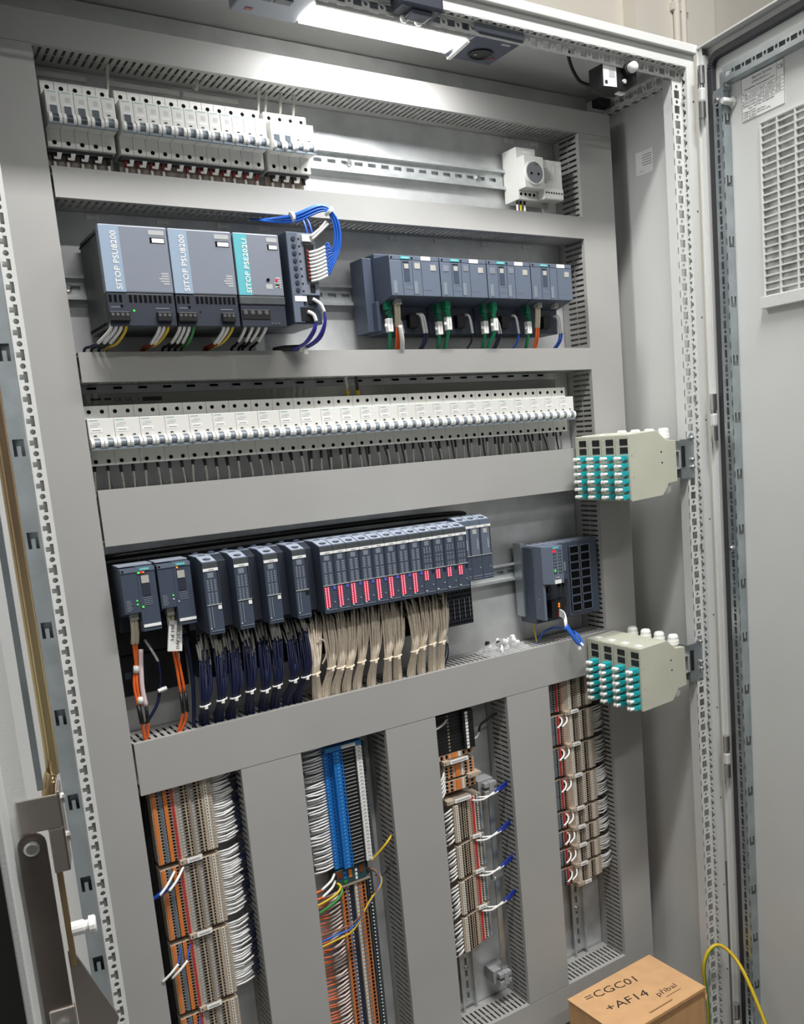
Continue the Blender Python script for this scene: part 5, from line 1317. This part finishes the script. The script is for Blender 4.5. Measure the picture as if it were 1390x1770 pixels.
C3 = [(3.5, 9.5, -66.6, 1, MARK, 'marker_strip'), (5.6, 7.2, -67.4, 0.25, HOLE, 'marker_print'), (13, 15, -64.4, 0.45, HOLE, 'test_points'), (18.6, 22, -62, 0.6, HOLE, 'wire_entries'), (25, 27, -61, 0.45, HOLE, 'test_points'), (30, 33.4, -58.6, 0.6, HOLE, 'wire_entries'),
      (38, 40.5, -55, 0.4, TRED, 'red_pushers'), (41.5, 44.5, -54, 0.5, HOLE, 'wire_entries'), (45, 47, -53.4, 0.4, TRED, 'red_pushers'), (49.2, 52.4, -53.5, 1, TRED, 'red_bar'), (55, 57.5, -49, 0.5, WHITE, 'white_pushers'), (58.5, 62, -48, 0.5, HOLE, 'wire_entries'), (63, 65.5, -47.6, 0.5, WHITE, 'white_pushers'), (66.5, 70.5, -47.6, 1, TGREYB, 'blue_bar')]
PR3 = [(0, -65), (12, -64.6), (12, -62.8), (24, -60.6), (36, -57), (48, -52.6), (54, -49), (74, -46)]
for i, (z0, z1) in enumerate(((-1299, -1226), (-1371, -1307), (-1445, -1379), (-1522, -1452))):
    nm = ['topmost', 'second', 'third', 'lowest'][i]
    terminal_strip('terminal_strip', 'beige terminal strip with red and blue bars, %s in column three' % nm, 'column three terminal strips', 539, z0, z1, 4.7, C3, 74, PR3)
    fan('wire_fan', 'white wires left of the %s red and blue barred strip' % nm, 'column three wire fans', 539, 522, 506, -60, z0+3, z1-2, 9, SLEEVE, SLEEVE, -9, rs=1.9)
    if i < 3: end_clamp('beige end clamp with label under the %s red and blue barred strip' % nm, 574, 580, 601, z0-4, -54, 'column three end clamps')
    for j in range(2):
        zz = z1-4-j*4
        wire_obj('link_wire', [([(588+j*14, -54, zz-2+j*6), (606+j*12, -66, zz-2+j*7), (632+j*8, -66, zz+5+j*3)], 1.9, WHITE2, 'sleeve'), ([(632+j*8, -66, zz+5+j*3), (648+j*4, -62, zz+9), (672, -54, zz+12)], 2.8, NAVYB, 'conductor')],
                 '%s blue link wire with white sleeve at the %s barred strip' % (['left', 'right'][j], nm), 'blue link wires of column three')
sb = thing('shield_busbar', 'thin vertical steel shield busbar on two brackets in column three', 'busbar', (640, -20, -1642))
part(MB().box(634, 645, -40, -37, -1630, -1215), 'bar', ZINC2, sb)
for z in (-1222, -1622):
    part(MB().box(615, 650, -36, -3.2, z-14, z+14), 'bracket', PRINT, sb, bevel=1)
    part(MB().box(620, 648, -52, -40, z-12, z-4).box(620, 648, -52, -40, z+3, z+12).box(630, 640, -54, -40, z-13, z+13), 'clamp', PRINT, sb, bevel=0.8)
part(MB().box(626, 652, -44, -36, -1412, -1398), 'mid_clamp', ZINC2, sb)
part(MB().rev((631, -40, -1410), (0, -1, 0), [(0, 4), (6, 4), (8, 2)], 10), 'clamp_screw', STEEL, sb)

# column four: rightmost terminals with white wire fans
C4 = [(1, 6, -52.4, 1, PSUS, 'end_cover'), (8, 13, -52.6, 0.5, TGREYB, 'slate_pushers'), (14, 16.6, -52.2, 0.6, HOLE, 'wire_entries'), (17, 19, -52.6, 0.5, TGREYB, 'slate_pushers'), (20.5, 24.5, -54, 1, TRED, 'red_bar'), (27, 30, -54.8, 0.6, HOLE, 'wire_entries'), (31, 34, -55.4, 0.4, TRED, 'red_pushers'),
      (46, 52, -61.6, 1, MARK, 'marker_strip'), (48.4, 49.6, -62.4, 0.25, HOLE, 'marker_print'), (55, 59.6, -61, 0.5, HOLE, 'wire_entries'), (62, 64, -61, 0.45, HOLE, 'test_points'), (66, 68.4, -61.6, 1, BEIGED, 'ridge'), (71.5, 78, -61.6, 1, MARK, 'marker_strip'), (73, 76.6, -62.4, 0.2, HOLE, 'marker_print'),
      (80, 84.6, -61, 0.5, HOLE, 'wire_entries'), (87, 89, -61, 0.45, HOLE, 'test_points'), (93.5, 99, -61.6, 1, MARK, 'marker_strip'), (95.6, 96.8, -62.4, 0.25, HOLE, 'marker_print')]
PR4 = [(0, -51), (20, -52), (36, -56), (44, -60.4), (108, -60.4)]
G4 = [(-1110, -1046), (-1179, -1118), (-1246, -1186), (-1317, -1253), (-1358, -1324), (-1398, -1365), (-1439, -1405), (-1483, -1446)]
for i, (z0, z1) in enumerate(G4):
    terminal_strip('terminal_strip', 'beige terminal strip with a red row, %s from the top at far right' % nth(i+1), 'far right terminal strips', 782, z0, z1, 4.6, C4, 108, PR4)
    fan('wire_fan', 'white wire fan right of the far right terminals, %s from the top' % nth(i+1), 'far right wire fans', 890, 922, 936, -52, z0+2, z1-1, max(8, int((z1-z0)/3.9)), SLEEVE, SLEEVE, 1, rs=1.6)
    if i < 7:
        end_clamp('beige end clamp with label below far right terminal strip, %s from top' % nth(i+1), 816, 829, 850, z0-4, -62, 'far right end clamps')
    if i > 0:
        for j in range(2):
            wire_obj('jumper_wire', [([(808+j*13, -56, z1-3), (804+j*13, -68, z1-5), (797+j*13, -74, z1-11), (787+j*12, -74, z1-17)], 1.8, WHITE2, 'sleeve')],
                     '%s white jumper across far right terminal strip, %s from the top' % (['left', 'right'][j], nth(i+1)), 'jumper wires at the far right')
end_clamp('lowest beige end clamp under the far right terminals', 822, 840, 858, -1487, -60, 'far right end clamps')

# ================================================================ cabinet lamp, door switch, cable
lp_ = thing('cabinet_lamp', 'lit white cabinet lamp with built-in socket under the roof', 'lamp', (470, -180, 60))
part(MB().box(250, 347, -236, -138, 64, 96).box(347, 600, -216, -145, 66, 96).box(598, 692, -238, -135, 64, 96), 'housing', LAMPB, lp_, bevel=2)
part(MB().box(347, 597, -211, -150, 60.5, 66), 'diffuser', LAMPE, lp_, bevel=1, label='glowing white diffuser')
part(MB().box(347, 600, -216.5, -211.5, 61, 72), 'front_trim', PAINT, lp_)
part(MB().prism([(601, -206, 64), (608, -206, 64), (616, -134, 64), (609, -134, 64)], (0, 0, -5)), 'end_trim', WHITE2, lp_)
part(MB().box(606, 690, -237, -137, 61, 64.5), 'socket_body', LAMPD, lp_, bevel=2)
part(MB().rev((650, -172, 61), (0, 0, -1), [(0, 21), (2.5, 21), (2.5, 18), (0.4, 17)], 24), 'socket_well', BLACK, lp_)
part(MB().cyl((640, -172, 60.2), (640, -172, 58.0), 2.5, 8), 'earth_pin', STEEL, lp_)
part(MB().box(660, 676, -222, -216, 60.4, 61.2), 'print_patch', PALE, lp_)
part(MB().box(672, 682, -168, -160, 60.4, 61.2), 'red_switch', REDW, lp_)
part(MB().box(266, 290, -205, -190, 62.4, 64.2).box(294, 318, -205, -190, 62.4, 64.2), 'rocker_switch', SIED, lp_)
part(MB().box(266, 276, -160, -152, 63, 64.2), 'red_mark', REDW, lp_)
ms_ = thing('lamp_sensor', 'dark motion sensor block on the front roof rail above the lamp', 'sensor', (490, -248, 58))
part(MB().box(452, 520, -275, -236, 60, 96), 'body', SIED, ms_, bevel=4)
part(MB().box(470, 505, -268, -240, 54, 62), 'lens_block', LAMPD, ms_, bevel=3)
for x in (473, 497): part(MB().rev((x, -238, 62), (0, 0, -1), [(0, 6), (6, 6), (10, 3.5)], 12), 'fixing_knob', WHITE2, ms_, smooth=True)
ds = thing('door_switch', 'black door position switch with white push button', 'switch', (895, -200, 20))
part(MB().prism([(858, -196, 22), (858, -196, 60), (938, -196, 66), (938, -196, 40), (914, -196, 24)], (0, -36, 0)), 'body', BLACK, ds, bevel=1.5)
part(MB().prism([(859.5, -232.8, 24), (889, -232.8, 26), (889, -232.8, 61), (859.5, -232.8, 58)], (0, 0.8, 0)), 'rating_label', STICK, ds)
part(MB().prism([(862, -233.2, 28), (868, -233.2, 28.4), (868, -233.2, 34), (862, -233.2, 33.6)], (0, 0.6, 0)), 'label_print', INK, ds)
part(MB().prism([(872, -233.2, 40), (886, -233.2, 41), (886, -233.2, 54), (872, -233.2, 53)], (0, 0.5, 0)), 'label_diagram', PALE, ds)
part(MB().cyl((925, -205, 58), (912, -246, 56), 12, 14), 'button_collar', BLACK, ds)
part(MB().rev((914, -240, 56), (-0.25, -1, -0.05), [(0, 8.5), (12, 8.5), (17, 8), (20, 6)], 16), 'push_button', WHITE2, ds, smooth=True)
part(MB().cyl((906, -230, 38), (906, -236, 37), 3.5, 10), 'cable_nut', WHITE2, ds)
part(MB().box(900, 916, -224, -214, 21, 24.2), 'terminal_sticker', STICK, ds)
solo(MB().tube([(838, -170, 97), (842, -165, 88), (856, -158, 72), (872, -158, 56), (896, -166, 50), (912, -170, 50)], 3.0, 8), 'switch_cable', BLACK, 'black cable hanging from the roof to the door switch', 'cable', smooth=True)

# ================================================================ cardboard box and earth cable
BX, BY, BZ = 708.0, -155.0, -1650.0
box = thing('cardboard_box', 'closed brown cardboard box with handwriting standing in the cabinet', 'box', (BX, BY, -1850), None, math.radians(1.2))
box.rotation_euler = (0, 0, math.radians(1.2))
L_, D_, H_ = 222.0, 152.0, 200.0
part(MB().box(0, L_, -D_, 0, 0, H_-2), 'carton', CARDD, box, bevel=1.5)
lid = part(MB().box(-1.5, L_+1.5, -D_-2.5, 1.5, H_-2, H_), 'lid', CARD, box, bevel=0.8)
part(MB().prism([(-1.5, -D_-2.5, H_), (-1.5, -D_-4.5, H_), (-1.5, -D_-4.5, H_-6), (-1.5, -D_-2.5, H_-6)], (L_+3, 0, 0)), 'tuck_edge', CARDD, lid)
part(MB().prism([(L_+0.5, -D_+6, H_-2), (L_+4, -D_+2, H_-10), (L_+4, -D_-3, H_-22), (L_+0.5, -D_-4, H_-30), (L_+0.5, -D_+20, H_-30)], (2, 0, 0)), 'side_flap', CARDD, lid)
part(MB().box(85, 146, -D_+12, -D_+15, H_, H_+1.4), 'tab_slot', CARDD, lid)
part(MB().box(86, 145, -D_+11.2, -D_+12, H_-0.2, H_+0.6), 'slot_shadow_gap', INK, lid)
def inkt(b, size, cx_, cy_, ang, wd):
    a = math.radians(ang)
    text(b, 'handwriting', size, (cx_, cy_, H_+0.25), (math.cos(a), math.sin(a), 0), (-math.sin(a), math.cos(a), 0), INK, lid, wd)

inkt('=CGC01', 30, 86, -33, -9, 118)
inkt('+AF14', 30, 80, -83, -9, 94)
inkt('p\u0159\u00edbal', 19, 160, -110, -2, 50)
part(MB().box(144, 184, -126.5, -125.2, H_, H_+0.2), 'underline', INK, lid)
ec = thing('earth_cable', 'yellow green earth cable looping from the pillar to the right door', 'cable', (1010, -245, -1800))
path = [(1003, -240, -1810), (997, -248, -1750), (985, -252, -1665), (990, -256, -1630), (1006, -260, -1614), (1024, -268, -1616), (1036, -290, -1636), (1036, -321, -1668), (1031, -370, -1741), (1026, -400, -1800)]
part(MB().tube(path, 3.6, 10), 'cable', YELW, ec, smooth=True)
part(MB().tube([(x+1.2, y-1.2, z-1.6) for x, y, z in path], 2.9, 10), 'green_stripe', GRNW, ec, smooth=True)
solo(MB().tube([(960, -130, -1846), (1005, -150, -1800), (1020, -180, -1800), (1010, -215, -1846)], 12, 10), 'black_cable', BLACK, 'thick black cable on the cabinet floor beside the cardboard box', 'cable', smooth=True)
bpy.context.view_layer.update()
